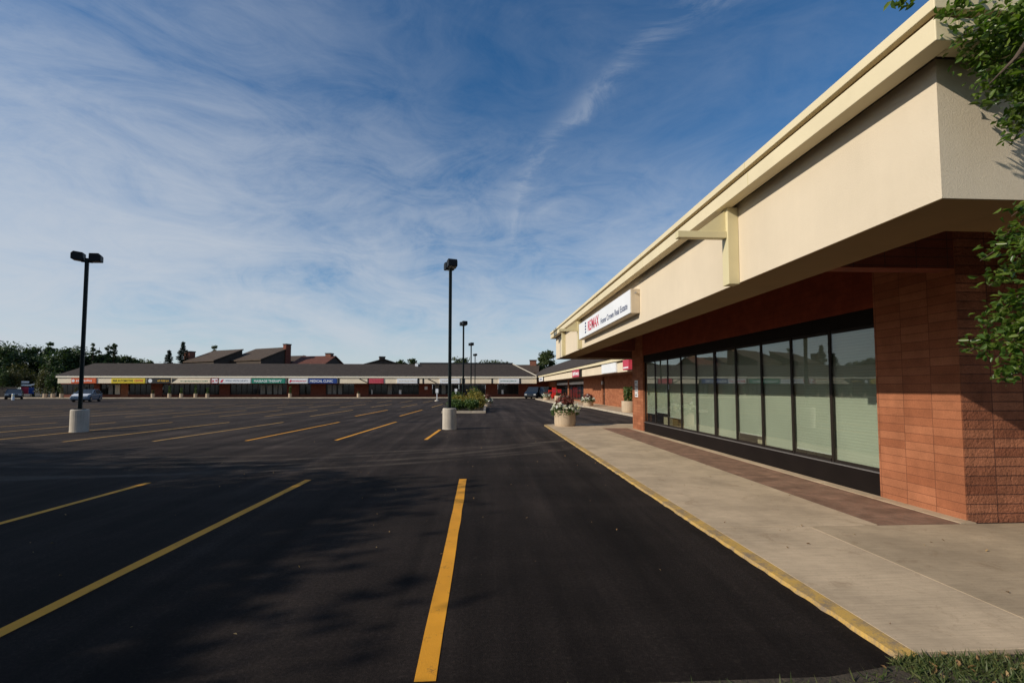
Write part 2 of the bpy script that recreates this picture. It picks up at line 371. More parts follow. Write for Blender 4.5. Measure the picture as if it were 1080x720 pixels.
# ------------------------------------------------------------------ leaves
def leaf_obj(name,C,size,mat,parent,seed=0,off=(0,0,0),shape='diamond',aspect=.55,jit=.35,up=.25,droop=None):
    rng=np.random.default_rng(seed); C=np.asarray(C,float)-np.array(off); n=len(C)
    t=rng.normal(size=(n,3)); t[:,2]*=.6
    if droop is not None: t=t*.6+droop
    t/=np.linalg.norm(t,axis=1)[:,None]
    q=rng.normal(size=(n,3)); q[:,2]+=up*2
    b=np.cross(t,q); b/=np.linalg.norm(b,axis=1)[:,None]; nn=np.cross(b,t)
    s=size*(1+jit*rng.normal(size=n)).clip(.5,1.7); s=s[:,None]
    if shape=='diamond':
        P=np.stack([C-t*s*.5,C+b*s*aspect*.5,C+t*s*.5,C-b*s*aspect*.5],1); k=4; fv=[[0,1,2,3]]
    elif shape=='blade':
        P=np.stack([C-b*s*aspect*.5,C+b*s*aspect*.5,C+t*s],1); k=3; fv=[[0,1,2]]
    else:
        a=s*aspect*.5; fo=nn*a*.45
        P=np.stack([C-t*s*.5,C-t*s*.18+b*a*.85+fo,C+t*s*.18+b*a*.8+fo,C+t*s*.55-nn*s*.08,C+t*s*.18-b*a*.8+fo,C-t*s*.18-b*a*.85+fo],1); k=6; fv=[[0,1,2,3],[0,3,4,5]]
    V=P.reshape(-1,3); base=np.arange(n)[:,None]*k
    F=np.concatenate([base+np.array(f)[None,:] for f in fv],0) if len(fv)==1 else np.stack([base+np.array(f)[None,:] for f in fv],1).reshape(-1,len(fv[0]))
    m=D.meshes.new(name); nv=len(V); nf=len(F); w=F.shape[1]
    m.vertices.add(nv); m.vertices.foreach_set('co',V.ravel().astype(np.float32))
    m.loops.add(nf*w); m.loops.foreach_set('vertex_index',F.ravel().astype(np.int32))
    m.polygons.add(nf); m.polygons.foreach_set('loop_start',(np.arange(nf)*w).astype(np.int32))
    m.update(calc_edges=True); m.validate()
    m.materials.append(MT[mat]); o=D.objects.new(name,m); COL.objects.link(o); o.parent=parent; return o

def tree(name,label,loc,h,cr,seed,leaf='leafdark',nclump=45,per=90,lsize=.3,trunk_r=.16,base=.25,sq=1.0,group=None,cat='tree',shape='diamond'):
    """broad-leaved tree: trunk, limbs, clumped crown"""
    rng=np.random.default_rng(seed); t=thing(name,label,cat,loc,0,group)
    zc=h*(base+1)/2; rz=h*(1-base)/2
    cl=[]
    while len(cl)<nclump:
        p=rng.uniform(-1,1,3); r=np.linalg.norm(p)
        if r>1 or r<.35: continue
        wob=.78+.3*math.sin(3*math.atan2(p[1],p[0])+seed)*.5+rng.uniform(-.1,.16)
        cl.append((p[0]*cr*wob,p[1]*cr*wob,zc+p[2]*rz*(.92 if sq==1 else sq)*(.9+.15*rng.random())))
    pts=[]
    for c in cl:
        rr=cr*rng.uniform(.16,.30); k=int(per*rng.uniform(.6,1.3))
        pts.append(np.array(c)+rng.normal(size=(k,3))*rr*np.array([1,1,.7])*.75)
    P=np.concatenate(pts); P[:,2]=np.clip(P[:,2],h*base*.6,h*1.02)
    m=MB(); m.tube([(0,0,-.1),(.03*h*.2,0,h*.3),(0,.02*h*.3,h*.62),(0,0,h*.9)],[trunk_r*1.25,trunk_r*.9,trunk_r*.55,.03],8)
    for c in cl[:14]:
        z0=max(h*base*.75,min(c[2]*.72,h*.7)); c=Vector(c)
        m.tube([(0,0,z0),tuple(c*.5+Vector((0,0,z0*.55+.1))),tuple(c)],[trunk_r*.42,trunk_r*.25,.015],5)
    m.build('trunk','bark',t,smooth=True)
    leaf_obj('crown',P,lsize,leaf,t,seed,shape=shape)
    return t
def spruce(label,loc,h,r,seed,group=None,lsize=.32,n=5200):
    rng=np.random.default_rng(seed); t=thing('spruce_tree',label,'tree',loc,0,group)
    pts=[]; m=MB(); m.tube([(0,0,-.1),(0,0,h*.5),(0,0,h*.98)],[.16,.1,.015],7)
    L=int(h*2.3)
    for i in range(L):
        z=h*(.10+.88*i/L); rad=r*(1-(z/h))**1.0*rng.uniform(.55,1.15)+.08
        nb=9 if i<L*.8 else 6
        for k in range(nb):
            a=rng.uniform(0,6.283); rr=rad*rng.uniform(.7,1.1)
            q=np.linspace(.1,1,max(3,int(n/L/nb)))
            d=np.stack([np.cos(a)*rr*q,np.sin(a)*rr*q,z-rr*.32*q+.12*rr*q**3],1)
            pts.append(d+rng.normal(size=d.shape)*.09)
            if k<4: m.tube([(0,0,z),(math.cos(a)*rr*.9,math.sin(a)*rr*.9,z-rr*.25)],[.03,.008],4)
    m.build('trunk','bark',t); leaf_obj('crown',np.concatenate(pts),lsize,'spruce',t,seed,aspect=.4); return t
def shrub(name,label,loc,r,h,seed,leaf='shrubgreen',n=1500,ls=.09,group=None,cat='shrub',two=None):
    rng=np.random.default_rng(seed); t=thing(name,label,cat,loc,0,group)
    pts=[]
    nc=16
    for i in range(nc):
        a=rng.uniform(0,6.283); rr=r*math.sqrt(rng.uniform(0,1))*.8; z=h*(.35+.5*rng.random()*(1-.5*(rr/r)**2))
        pts.append(np.array([math.cos(a)*rr,math.sin(a)*rr,z])+rng.normal(size=(n//nc,3))*np.array([r*.2,r*.2,h*.14]))
    P=np.concatenate(pts); P[:,2]=np.clip(P[:,2],.04,h*1.1)
    m=MB()
    for i in range(7):
        a=rng.uniform(0,6.283); m.tube([(0,0,-.03),(math.cos(a)*r*.3,math.sin(a)*r*.3,h*.45),(math.cos(a)*r*.55,math.sin(a)*r*.55,h*.8)],[.02,.014,.005],5)
    m.build('stem','bark',t); leaf_obj('foliage',P,ls,leaf,t,seed)
    if two: 
        k=rng.random(len(P))<.16; Q=P[k]+np.array([0,0,.05]); leaf_obj('blossom',Q,ls*.8,two,t,seed+1)
    return t

# ================================================================== SETTING
g=MB(); g.quad((-400,-60,0),(400,-60,0),(400,700,0),(-400,700,0)); struct(g.build('parking_lot','asphalt'))

# painted stall lines
def line(x0,y0,x1,y1,w=.11,mat='yellow',z=.004,wob=.006):
    m=MB(); n=max(2,int(math.hypot(x1-x0,y1-y0)/.5)); d=Vector((x1-x0,y1-y0,0)).normalized(); p=Vector((-d.y,d.x,0))
    rr=random.Random(int(x0*100+y0*10)); L_=[];R_=[]
    for i in range(n+1):
        c=Vector((x0,y0,z))+Vector((x1-x0,y1-y0,0))*(i/n)
        L_.append(c+p*(w/2+rr.uniform(-wob,wob))); R_.append(c-p*(w/2+rr.uniform(-wob,wob)))
    for i in range(n): m.quad(L_[i],L_[i+1],R_[i+1],R_[i])
    return struct(m.build('parking_line',mat))
line(-.335,2.64,-.42,8.3,.125); line(-3.19,2.64,-3.11,8.36,.115); line(-5.80,2.64,-5.71,8.26,.11)
x=-1.9
row2=[(-1.9,-1.81,18.1),(-4.63,-4.3,22.36),(-7.31,-6.93,22.31),(-10.02,-9.53,22.4),(-12.6,-12.04,22.5),(-15.2,-14.66,22.6)]
for a,b,y1 in row2: line(a,14.6,b,y1,.11,'yellow' if a>-8 else 'oldyellow')
for i in range(1,10): line(-15.2-2.62*i,14.8,-14.66-2.62*i,22.7,.11,'oldyellow')
for i in range(14): line(-4.98-2.5*i,26.9,-4.75-2.5*i,34.4,.11,'yellow' if i<2 else 'oldyellow')
for i in range(16): line(-4.6-2.5*i,39.0,-4.4-2.5*i,46.4,.11,'oldyellow')
for i in range(14): line(-7.0-2.5*i,51.5,-6.8-2.5*i,58.5,.10,'oldyellow')

# grass verge the photographer stands on
v=MB(); v.quad((-60,-30,.012),(-60,9,.012),(-14,9,.012),(-9,2.9,.012),(-5.5,2.56,.006),(1.9,2.56,.006),(2.38,2.64,.012),(2.5,2.70,.012),(40,2.70,.012),(40,-30,.012))
struct(v.build('verge_soil','soil'))

# sidewalk by the shop: real slabs with open joints
def slabs(name,mat,rects,z0,z1):
    m=MB()
    for (a,b,c,d) in rects: m.box(a,b,z0,c,d,z1)
    o=struct(m.build(name,mat)); BEV(o,.004,1); return o
J=.007
sl=[]
ys=[5.2,8.2,11.2,14.2,17.2,20.1]
for a,b in zip(ys,ys[1:]): sl.append((2.545,a+J*.4,4.49,b-J*.3))
slabs('sidewalk','concrete',sl,-.05,.032)
slabs('sidewalk','concrete',[(2.545,2.72,3.66-J,5.2-.02)],-.05,.033)
slabs('sidewalk','concrete2',[(3.66+J*.2,2.722,9.0,5.2-.02),(9.0+J,2.722,16,5.2-J)],-.05,.031)
slabs('sidewalk','concrete',[(5.50,5.2+J,5.70,18.1),(4.49+J,18.1+J,9.5,20.1)],-.05,.034)
p=MB(); p.box(4.49+J*.6,5.2+J,-.05,5.50-J*.6,18.1,.029); struct(p.build('paved_strip','paver'))
p=MB(); p.box(2.55,5.175,-.04,9,5.21,.018); struct(p.build('joint_dirt','jointdirt'))
# kerb with rough outer edge
def kerb(name,pts,w,z,mat,jit=.012):
    m=MB(); rr=random.Random(3); P=[]
    for (a,b) in zip(pts,pts[1:]):
        a=Vector((*a,0)); b=Vector((*b,0)); n=max(1,int((b-a).length/.09)) if jit else 1
        for i in range(n): P.append(a.lerp(b,i/n))
    P.append(Vector((*pts[-1],0)))
    I=[];O=[];B=[]
    for i,q in enumerate(P):
        d=(P[min(i+1,len(P)-1)]-P[max(i-1,0)]).normalized(); nrm=Vector((-d.y,d.x,0))
        k=rr.uniform(-jit,jit)
        I.append(q+Vector((0,0,z))); O.append(q+nrm*(w+k*.5)+Vector((0,0,z-.006))); B.append(q+nrm*(w+.018+k)+Vector((0,0,-.02)))
    n0=len(m.v); 
    for a,b,c in zip(I,O,B): m.v+=[tuple(a),tuple(b),tuple(c)]
    e0,e1,e2=I[0],O[0],B[0]; m.quad(tuple(e0),tuple(e1),tuple(e2),(e0.x,e0.y,-.02))
    for i in range(len(P)-1):
        a=n0+3*i; m.f+=[(a,a+1,a+4,a+3),(a+1,a+2,a+5,a+4)]
    return struct(m.build(name,mat,smooth=False))
kerb('kerb',[(2.541,2.69),(2.541,19.9),(2.62,20.08),(2.8,20.12)],.115,.034,'curbyellow')
k=MB(); k.box(2.8,20.1+.004,-.05,9.5,20.22,.033); struct(k.build('kerb','kerb'))

# sidewalk and kerb of the far wing
wing=[(8.2,23.5),(8.3,37),(7.8,41),(6.95,50),(6.9,65.5)]
w=MB(); w.quad(*[(x,y,.12) for x,y in wing],(10.4,65.5,.12),(10.4,23.5,.12)); struct(w.build('sidewalk','concrete'))
def bandk(pts,w,z,mat,name='kerb'):
    m=MB()
    for (a,b) in zip(pts,pts[1:]):
        d=(Vector(b)-Vector(a)).normalized(); n=Vector((-d.y,d.x))
        a0=(*a,z); b0=(*b,z); a1=(*(Vector(a)+n*w),z); b1=(*(Vector(b)+n*w),z)
        m.quad(a0,b0,b1,a1); m.quad(a1,b1,(b1[0],b1[1],-.02),(a1[0],a1[1],-.02))
    return struct(m.build(name,mat))
bandk(wing,.14,.124,'kerb'); bandk([(10.4,23.49),(8.2,23.49)],.14,.124,'kerb') if False else None
bandk([(6.9,65.5),(10.4,65.5)],.14,.124,'kerb')
# sidewalk along the far building
w=MB(); w.box(-150,73.6,-.05,10.4,78.2,.12); struct(w.build('sidewalk','concrete'))
w=MB(); w.box(-150,73.45,-.05,10.4,73.596,.125); struct(w.build('kerb','kerb'))
# lawn behind everything on the far left
w=MB(); w.quad((-300,78.2,.02),(-66,78.2,.02),(-66,130,.02),(120,130,.02),(120,400,.02),(-300,400,.02)); struct(w.build('lawn','soil'))

# grass blades
def grass():
    rng=np.random.default_rng(5); pts=[]
    n=26000
    x=rng.uniform(2.35,6.2,n); y=2.70-np.abs(rng.normal(0,.28,n))-.01
    dens=rng.random(n)<(.45+.5*np.sin(x*3.1+y*7)**2)
    pts.append(np.stack([x,y,np.full(n,.01)],1)[dens])
    n=2600; x=rng.uniform(-6,2.5,n); y=2.50-np.abs(rng.normal(0,.10,n))+rng.normal(0,.012,n)+np.clip(x-1.9,0,.6)*.3
    pts.append(np.stack([x,y,np.full(n,.005)],1))
    P=np.concatenate(pts)
    o=leaf_obj('grass',P,.040,'grass',None,5,shape='blade',aspect=.16,jit=.6,droop=np.array([0,0,.55])); tag(o,'short patchy grass with dry tufts beside the sidewalk end','grass',None,'stuff')
grass()
rng=np.random.default_rng(9)
n=230; P=np.stack([rng.uniform(2.2,6,n),2.70-np.abs(rng.normal(0,.22,n)),rng.uniform(.02,.05,n)],1)
o=leaf_obj('dry_leaves',P,.035,'dry',None,9,shape='leaf',aspect=.6); tag(o,'dry tan leaves lying in the grass verge','leaves',None,'stuff')
n=150; P=np.stack([rng.uniform(-6,6,n),rng.uniform(2.65,16,n),np.full(n,.008)],1); P=P[(P[:,0]<2.35)]
o=leaf_obj('litter',P,.022,'dry',None,10,shape='leaf',aspect=.6,up=3); tag(o,'tiny dry leaf scraps scattered over the dark asphalt','litter',None,'stuff')
n=34; P=np.stack([rng.uniform(2.6,5.3,n),rng.uniform(2.8,9,n),np.full(n,.040)],1)
o=leaf_obj('sidewalk_litter',P,.024,'dry',None,11,shape='leaf',aspect=.6,up=3); tag(o,'tiny dry leaf scraps scattered on the concrete walk','litter',None,'stuff')

# ================================================================== NEAR SHOP BUILDING
WX=5.68; Y0,Y1=5.30,17.96; FX=3.17; FY0,FY1=3.02,21.27; SZ=2.92
B=thing('shop_building','low cream and red block shop with deep canopy and dark windows','building',(WX,Y0,0))
off=(WX,Y0,0)
m=MB(); m.box(WX,Y0+.003,0,6.0,6.51,3.74); m.build('block_pier','brick',B,off)
m=MB(); m.box(WX,16.73,0,6.0,Y1,3.74); m.build('block_pier','brick',B,off)
m=MB(); m.box(WX+.01,Y0,0,15,Y0+.25,3.74); m.build('split_face_wall','split',B,off)
m=MB(); m.box(WX+.012,6.51,2.79,6.0,16.73,3.74); m.build('header_wall','brickshaded',B,off)
m=MB(); m.box(6.0,Y1-.25,0,15,Y1,3.74); m.box(14.8,Y0+.25,0,15,Y1-.25,3.74); m.build('rear_wall','brick',B,off)
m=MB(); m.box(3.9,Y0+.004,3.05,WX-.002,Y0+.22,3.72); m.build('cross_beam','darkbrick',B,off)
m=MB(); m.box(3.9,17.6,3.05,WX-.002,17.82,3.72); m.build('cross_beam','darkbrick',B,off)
# canopy: fascia ring, soffit underside, ceiling
can=MB()
IN=.68
can.box(FX,FY0,SZ+.004,FX+IN,FY1,3.93); can.box(FX+IN,FY0,SZ+.004,15.5,FY0+.64,3.93); can.box(FX+IN,FY1-.64,SZ+.004,15.5,FY1,3.93)
canopy=can.build('fascia','stucco',B,off)
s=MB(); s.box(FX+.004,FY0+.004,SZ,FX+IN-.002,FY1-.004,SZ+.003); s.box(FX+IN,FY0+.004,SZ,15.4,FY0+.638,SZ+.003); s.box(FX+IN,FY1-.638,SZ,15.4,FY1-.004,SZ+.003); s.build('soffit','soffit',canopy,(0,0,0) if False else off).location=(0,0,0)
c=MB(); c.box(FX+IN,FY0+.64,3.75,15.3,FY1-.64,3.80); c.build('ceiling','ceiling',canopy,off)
c=MB(); c.box(FX+IN+.003,FY0+.643,SZ+.02,FX+IN+.02,FY1-.643,3.745); c.box(FX+IN+.021,FY1-.66,SZ+.02,15.3,FY1-.643,3.745); c.box(FX+IN+.021,FY0+.643,SZ+.02,15.3,FY0+.66,3.745); c.build('inner_shade_sheet','ceiling',canopy,off)  # dark sheets added so the inner fascia faces read as shaded
c=MB(); c.box(FX-.05,FY0-.05,3.93,15.5,FY1+.05,4.05); c.build('roof_deck','shingle',canopy,off)
# cornice boards: two boards with a dark groove, wrapping the corner
def ring(m,ox,t,z0,z1):
    xa=FX-ox; ya=FY0-ox; yb=FY1+ox
    m.box(xa,ya,z0,xa+t,yb,z1); m.box(xa+t,ya,z0,15.5,ya+t,z1); m.box(xa+t,yb-t,z0,15.5,yb,z1)
c=MB(); ring(c,.228,.15,3.885,4.045); cor=c.build('cornice','trim',canopy,off); BEV(cor,.006,2)
c=MB(); ring(c,.19,.12,4.046,4.09); c.build('groove','soffit',cor,off)
c=MB(); ring(c,.245,.2,4.09,4.172); o=c.build('top_board','trim',cor,off); BEV(o,.006,2)
# narrow joint covers on the cornice
for yj in (5.0,8.6,12.2,15.8,19.2):
    c=MB(); c.box(FX-.2305,yj,3.888,FX-.226,yj+.012,4.042); c.box(FX-.2475,yj+.03,4.093,FX-.243,yj+.042,4.17); c.build('joint_cover','bracket',cor,off)
# storefront glazing
ED=[6.51,7.51,8.51,9.48,10.49,11.49,12.55,13.56,14.58,15.69,16.73]
fr=MB(); fx0,fx1=5.748,5.79
for i,y in enumerate(ED):
    w_=.055 if i==5 else .026
    fr.box(fx0,y-w_ if i else y,.372,fx1,y+w_ if i<10 else y,2.548) if 0<i<10 else fr.box(fx0,y if i==0 else y-.05,.372,fx1,y+.05 if i==0 else y,2.548)
for a,b in zip(ED,ED[1:]):
    fr.box(fx0+.004,a+.05,.372,fx1-.004,b-.05,.42); fr.box(fx0+.004,a+.05,2.50,fx1-.004,b-.05,2.548)
frame=fr.build('storefront_window','frame',B,off)
m=MB(); m.box(5.72,6.512,2.549,5.81,16.728,2.788); m.build('transom_panel','sillpanel',frame,off)
m=MB(); m.box(5.722,6.512,.0,5.81,16.728,.355); m.build('base_panel','sillpanel',frame,off)
m=MB(); m.box(5.70,6.512,.356,5.815,16.728,.371); m.build('sill','chrome',frame,off)
gaps=[.0,.13,.0,.26,.0,.0,.0,.38,.5,.42]
for i,(a,b) in enumerate(zip(ED,ED[1:])):
    m=MB(); m.box(5.762,a+.034,.42,5.768,b-.034,2.50); m.build('pane','glass',frame,off)
    m=MB(); m.box(5.815,a+.004,.385+gaps[i]*.8,5.821,b-.004,2.54); m.build('blind','blind',frame,off)
    m=MB(); m.box(5.808,a+.004,.365+gaps[i]*.8,5.828,b-.004,.384+gaps[i]*.8); m.build('blind_rail','white',frame,off)
m=MB(); m.box(5.81,5.56,-.02,14.8,17.7,.10); m.box(14.7,5.56,.1,14.79,17.7,3.7); m.build('interior','curtain',B,off)
m=MB(); m.box(6.15,13.2,.10,6.8,16.0,.95); m.build('counter','soffit',B,off)
for yy in (9.7,8.1,15.2):
    m=MB(); m.box(6.0,yy,.1,6.35,yy+.4,.62,.01); m.build('carton','signedge',B,off)
# brackets on the fascia
def bracket(yc,arm=True):
    p=MB(); p.box(3.03,yc-.075,2.905,FX-.002,yc+.075,3.885); po=p.build('bracket','bracket',canopy,off); BEV(po,.004)
    if not arm: return
    a=MB(); a.box(2.40,yc-.045,3.50,3.028,yc+.045,3.585); ao=a.build('arm','bracket',po,off); BEV(ao,.004)
    g=MB(); g.prism([(2.66,3.587),(3.028,3.587),(3.028,3.86)],'y',yc-.02,yc+.02); g.build('gusset','bracket',po,off)
for yc in (5.70,15.45,18.75): bracket(yc,yc<18)
# long white shop sign on the fascia
SG=thing('shop_sign','long white lightbox sign with red lettering on the near cream fascia','sign',(2.97,9.45,3.16))
so=(2.97,9.45,3.16)
m=MB(); m.box(2.985,9.45,3.155,FX-.003,14.9,3.665); b_=m.build('case','signedge',SG,so); BEV(b_,.006)
m=MB(); m.box(2.970,9.462,3.165,2.984,14.888,3.655); m.build('face','white',SG,so)
DU=(0,-1,0); DV=(0,0,1)
lettering('RE/MAX',(2.966,13.55,3.27),DU,DV,1.35,.30,'redink',SG,so)
lettering('Home Crown Real Estate',(2.966,12.0,3.27),DU,DV,2.35,.15,'greyink',SG,so)
m=MB(); 
for z in (3.26,3.35,3.44,3.53): m.quad((2.966,13.95,z),(2.966,13.80,z),(2.966,13.80,z+.055),(2.966,13.95,z+.055))
m.build('emblem','navy',SG,so)
m=MB(); m.lathe([(.02,0),(.02,.03)],10); m.xf(Matrix.Translation((3.08,9.45,3.58))@Matrix.Rotation(R(90),4,'X')); m.build('bolt','chrome',SG,so)
# notices on the far pier
NB=thing('notice_board','column of small white notices on the far brick pier','notice',(WX-.02,17.4,1.3)); no=(WX-.02,17.4,1.3)
for z in (1.26,1.42,1.58,1.74):
    m=MB(); m.box(WX-.016,17.27,z,WX-.004,17.62,z+.145); pn=m.build('notice','white',NB,no)
    marks(random.Random(int(z*100)),(WX-.0175,17.59,z+.03),DU,DV,.28,.085,'black',pn,no,5)

# ================================================================== FAR WING (right)
W=thing('strip_mall_wing','low red brick wing with cream fascia and brown roof behind the planters','building',(10.3,23.5,0)); wo=(10.3,23.5,0)
WW=10.3
m=MB()
m.box(WW,23.5,.0,WW+.3,40.4,2.9); m.box(WW,41.2,.0,WW+.3,49.4,2.9); m.box(WW,58.5,0,WW+.3,59.3,2.9); m.box(WW,69,0,WW+.3,79,2.9)
m.box(WW,49.4,0,WW+.3,58.5,.25); m.box(WW,59.3,0,WW+.3,69,.25); m.box(WW+.3,23.5,0,18,23.8,2.9); m.build('brick_wall','brick',W,wo)
def wnd(y0,y1,n):
    f=MB()
    for i in range(n+1):
        yy=y0+(y1-y0)*i/n; f.box(WW+.08,max(y0,yy-.05),.25,WW+.16,min(y1,yy+.05),2.3)
    f.box(WW+.06,y0,2.3,WW+.18,y1,2.9); fo=f.build('window','frame',W,wo)
    p=MB(); p.box(WW+.11,y0,.26,WW+.13,y1,2.29); p.build('pane','darkglass',fo,wo)
    p=MB(); p.box(WW+.03,y0+.2,2.02,WW+.07,y1-.3,2.28); p.build('window_banner','white',fo,wo)
wnd(49.4,58.5,5); wnd(59.3,69,5)
m=MB(); m.box(WW+.12,40.4,0,WW+.2,41.2,2.2); d=m.build('door','frame',W,wo); m=MB(); m.box(WW+.08,41.0,1.0,WW+.119,41.06,1.15); m.build('handle','chrome',d,wo)
m=MB(); m.box(WW+.1,40.4,2.2,WW+.2,41.2,2.9); m.build('door_header','darkbrick',W,wo)
m=MB(); m.box(WW-.12,40.9,1.9,WW-.001,41.15,2.2); m.build('wall_light','white',W,wo)
m=MB(); m.box(8.40,23.3,2.60,8.6,79,3.22); fa=m.build('fascia','stucco',W,wo)
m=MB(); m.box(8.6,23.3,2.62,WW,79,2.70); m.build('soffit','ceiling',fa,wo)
m=MB(); m.box(8.2,23.1,3.30,8.36,95,3.52); m.box(8.36,23.1,3.30,18,23.26,3.52); m.build('eave_board','trim',fa,wo)
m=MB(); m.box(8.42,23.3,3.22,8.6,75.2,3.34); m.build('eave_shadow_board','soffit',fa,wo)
m=MB(); m.quad((8.12,23.0,3.525),(8.12,95.2,3.525),(11.8,95.2,5.62),(11.8,23.0,5.62)); m.quad((11.8,23,5.62),(11.8,95.2,5.62),(16,95.2,3.5),(16,23,3.5)); m.quad((8.12,23,3.525),(11.8,23,5.62),(16,23,3.5)); m.quad((8.12,95.2,3.525),(11.8,95.2,5.62),(16,95.2,3.5)); m.build('roof','shingle',W,wo)
def wsign(label,y0,y1,z0,z1,mat,depth=.12,txt=None,ink='white',edge='white',x=8.40):
    t=thing('shop_sign',label,'sign',(x-depth,y0,z0)); o=(x-depth,y0,z0)
    m=MB(); m.box(x-depth,y0,z0,x-.003,y1,z1); m.build('case',edge,t,o)
    m=MB(); m.box(x-depth-.012,y0+.03,z0+.03,x-depth-.001,y1-.03,z1-.03); m.build('face',mat,t,o)
    if txt: marks(random.Random(len(label)),(x-depth-.016,y1-.1*(y1-y0),z0+.25*(z1-z0)),DU,DV,.8*(y1-y0),.5*(z1-z0),ink,t,o,txt)
    return t
wsign('white sign with purple marks and black end at the far end of the wing fascia',68.6,73.9,2.62,3.25,'white',.15,9,'navy','black')
wsign('small red sign with white stripes on the wing fascia',40.9,44.3,2.58,3.28,'crimson',.25,4,'white','black')
wsign('large plain white sign panel on the near part of the wing fascia',29.6,33.4,2.62,3.30,'white',.10)
t=wsign('red box sign with white strip beside the white panel',26.2,27.4,2.66,3.25,'crimson',.3,None,'white','crimson')
m=MB(); m.quad((8.085,27.3,2.75),(8.085,26.3,2.75),(8.085,26.3,2.83),(8.085,27.3,2.83)); m.build('lettering','white',t,(8.1,26.2,2.66))

# ================================================================== FAR BUILDING
FB=thing('strip_mall','long low brick strip mall with brown roof and row of shop signs','building',(-30,78,0)); fo=(-30,78,0)
FYF=75.0; FYW=78.0
fx=lambda p: X_at(p,FYF); wx=lambda p: X_at(p,FYW)
XL,XR=fx(60.5),7.95
m=MB(); m.box(fx(62),FYF-.15,2.33,XR,FYF+.25,3.12); fas=m.build('fascia_band','fasciaband',FB,fo)
m=MB(); m.box(XL,FYF-.27,3.20,XR,FYF+.1,3.50); m.build('eave_board','evewhite',fas,fo)
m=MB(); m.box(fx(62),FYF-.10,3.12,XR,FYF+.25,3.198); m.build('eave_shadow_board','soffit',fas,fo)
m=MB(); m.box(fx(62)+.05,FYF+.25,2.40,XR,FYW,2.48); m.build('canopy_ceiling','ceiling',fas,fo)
RL,RR=X_at(99,81),X_at(541,81)
m=MB(); a=(XL-.1,FYF-.33,3.505); b=(XR,FYF-.33,3.505); c=(RR,81,5.72); d=(RL,81,5.72); e=(XL-.1,88,3.505); f=(XR,88,3.505)
m.quad(a,b,c,d); m.quad(a,d,e); m.quad(b,f,c); m.quad(d,c,f,e); m.build('roof','shingle',FB,fo)
m=MB(); m.tube([(XR,FYF-.35,3.54),(RR,81,5.76)],[.10,.10],6); m.build('hip_flashing','flash',FB,fo)
m=MB(); m.box(X_at(443,82),81.2,5.6,RR,83,6.0); m.build('roof_curb','black',FB,fo)
m=MB(); m.box(X_at(438,80),79.7,5.2,X_at(441,80),80.2,5.75); m.build('roof_vent','white',FB,fo)
# wall: brick piers between shop windows, and canopy ends
piers=[(100,106),(128,136),(160,172),(232,243),(303,316),(328,344),(374,389),(442,456),(512,525),(547,560)]
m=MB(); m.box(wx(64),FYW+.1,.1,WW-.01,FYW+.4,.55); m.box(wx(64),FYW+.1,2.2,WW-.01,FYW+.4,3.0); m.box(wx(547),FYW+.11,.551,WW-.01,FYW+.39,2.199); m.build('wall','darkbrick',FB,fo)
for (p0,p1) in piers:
    m=MB(); m.box(wx(p0),FYW-.05,.1,wx(p1),FYW+.099,2.95); m.build('brick_pier','darkbrick' if p0!=128 else 'brick',FB,fo)  # one pier gets the brighter brick so its colour looks sunlit
wins=[(64,100,6),(106,128,4),(136,160,4),(172,200,5),(200,232,6),(243,272,5),(272,303,6),(316,328,2),(344,374,5),(389,415,4),(415,442,5),(456,484,5),(484,512,5),(525,547,4)]
for (p0,p1,n) in wins:
    f_=MB(); a0,a1=wx(p0)+.03,wx(p1)-.03
    for i in range(n+1):
        xx=a0+(a1-a0)*i/n; f_.box(max(a0,xx-.04),FYW+.12,.55,min(a1,xx+.04),FYW+.22,2.2)
    fo_=f_.build('window','frame',FB,fo)
    g_=MB(); g_.box(a0,FYW+.16,.56,a1,FYW+.18,2.19); g_.build('pane','darkglass',fo_,fo)
for (p0,p1,mm) in ((115,119.5,'curtain'),(122,127,'signedge'),(275,280,'curtain'),(282,287,'curtain'),(289,293,'curtain'),(294,298,'curtain'),(346,350,'curtain'),(351,355,'curtain'),(357,361,'curtain'),(409,413.5,'curtain'),(459,463,'curtain'),(466,470,'curtain'),(473,477,'curtain'),(496,502,'curtain'),(529,531,'white'),(392,393,'white'),(421,423.5,'white')):
    g_=MB(); g_.box(wx(p0),FYW+.02,.6,wx(p1),FYW+.08,2.1 if mm!='white' else 1.3); g_.build('curtain' if mm!='white' else 'poster',mm,FB,fo)
m=MB(); m.box(wx(448),FYW-.08,1.35,wx(451),FYW-.052,1.85); m.build('poster','white',FB,fo)
for p_ in (388.7,441.5,446.5,488,489.5,519,548.5,357.6,303.6):
    m=MB(); m.box(fx(p_)-.12,FYF-.18,2.34,fx(p_)+.12,FYF-.152,3.11); m.build('dark_gap_strip','black',FB,fo)  # black strips paint the shaded gaps between the sign panels
for p_ in (379,451):
    q=fx(p_); m=MB(); m.prism([(q,3.0),(q+.25,3.05),(q+1.5,2.42),(q+1.3,2.36)],'y',FYF-.22,FYF-.155); m.build('diagonal_brace','black',FB,fo)
FDU=(1,0,0)
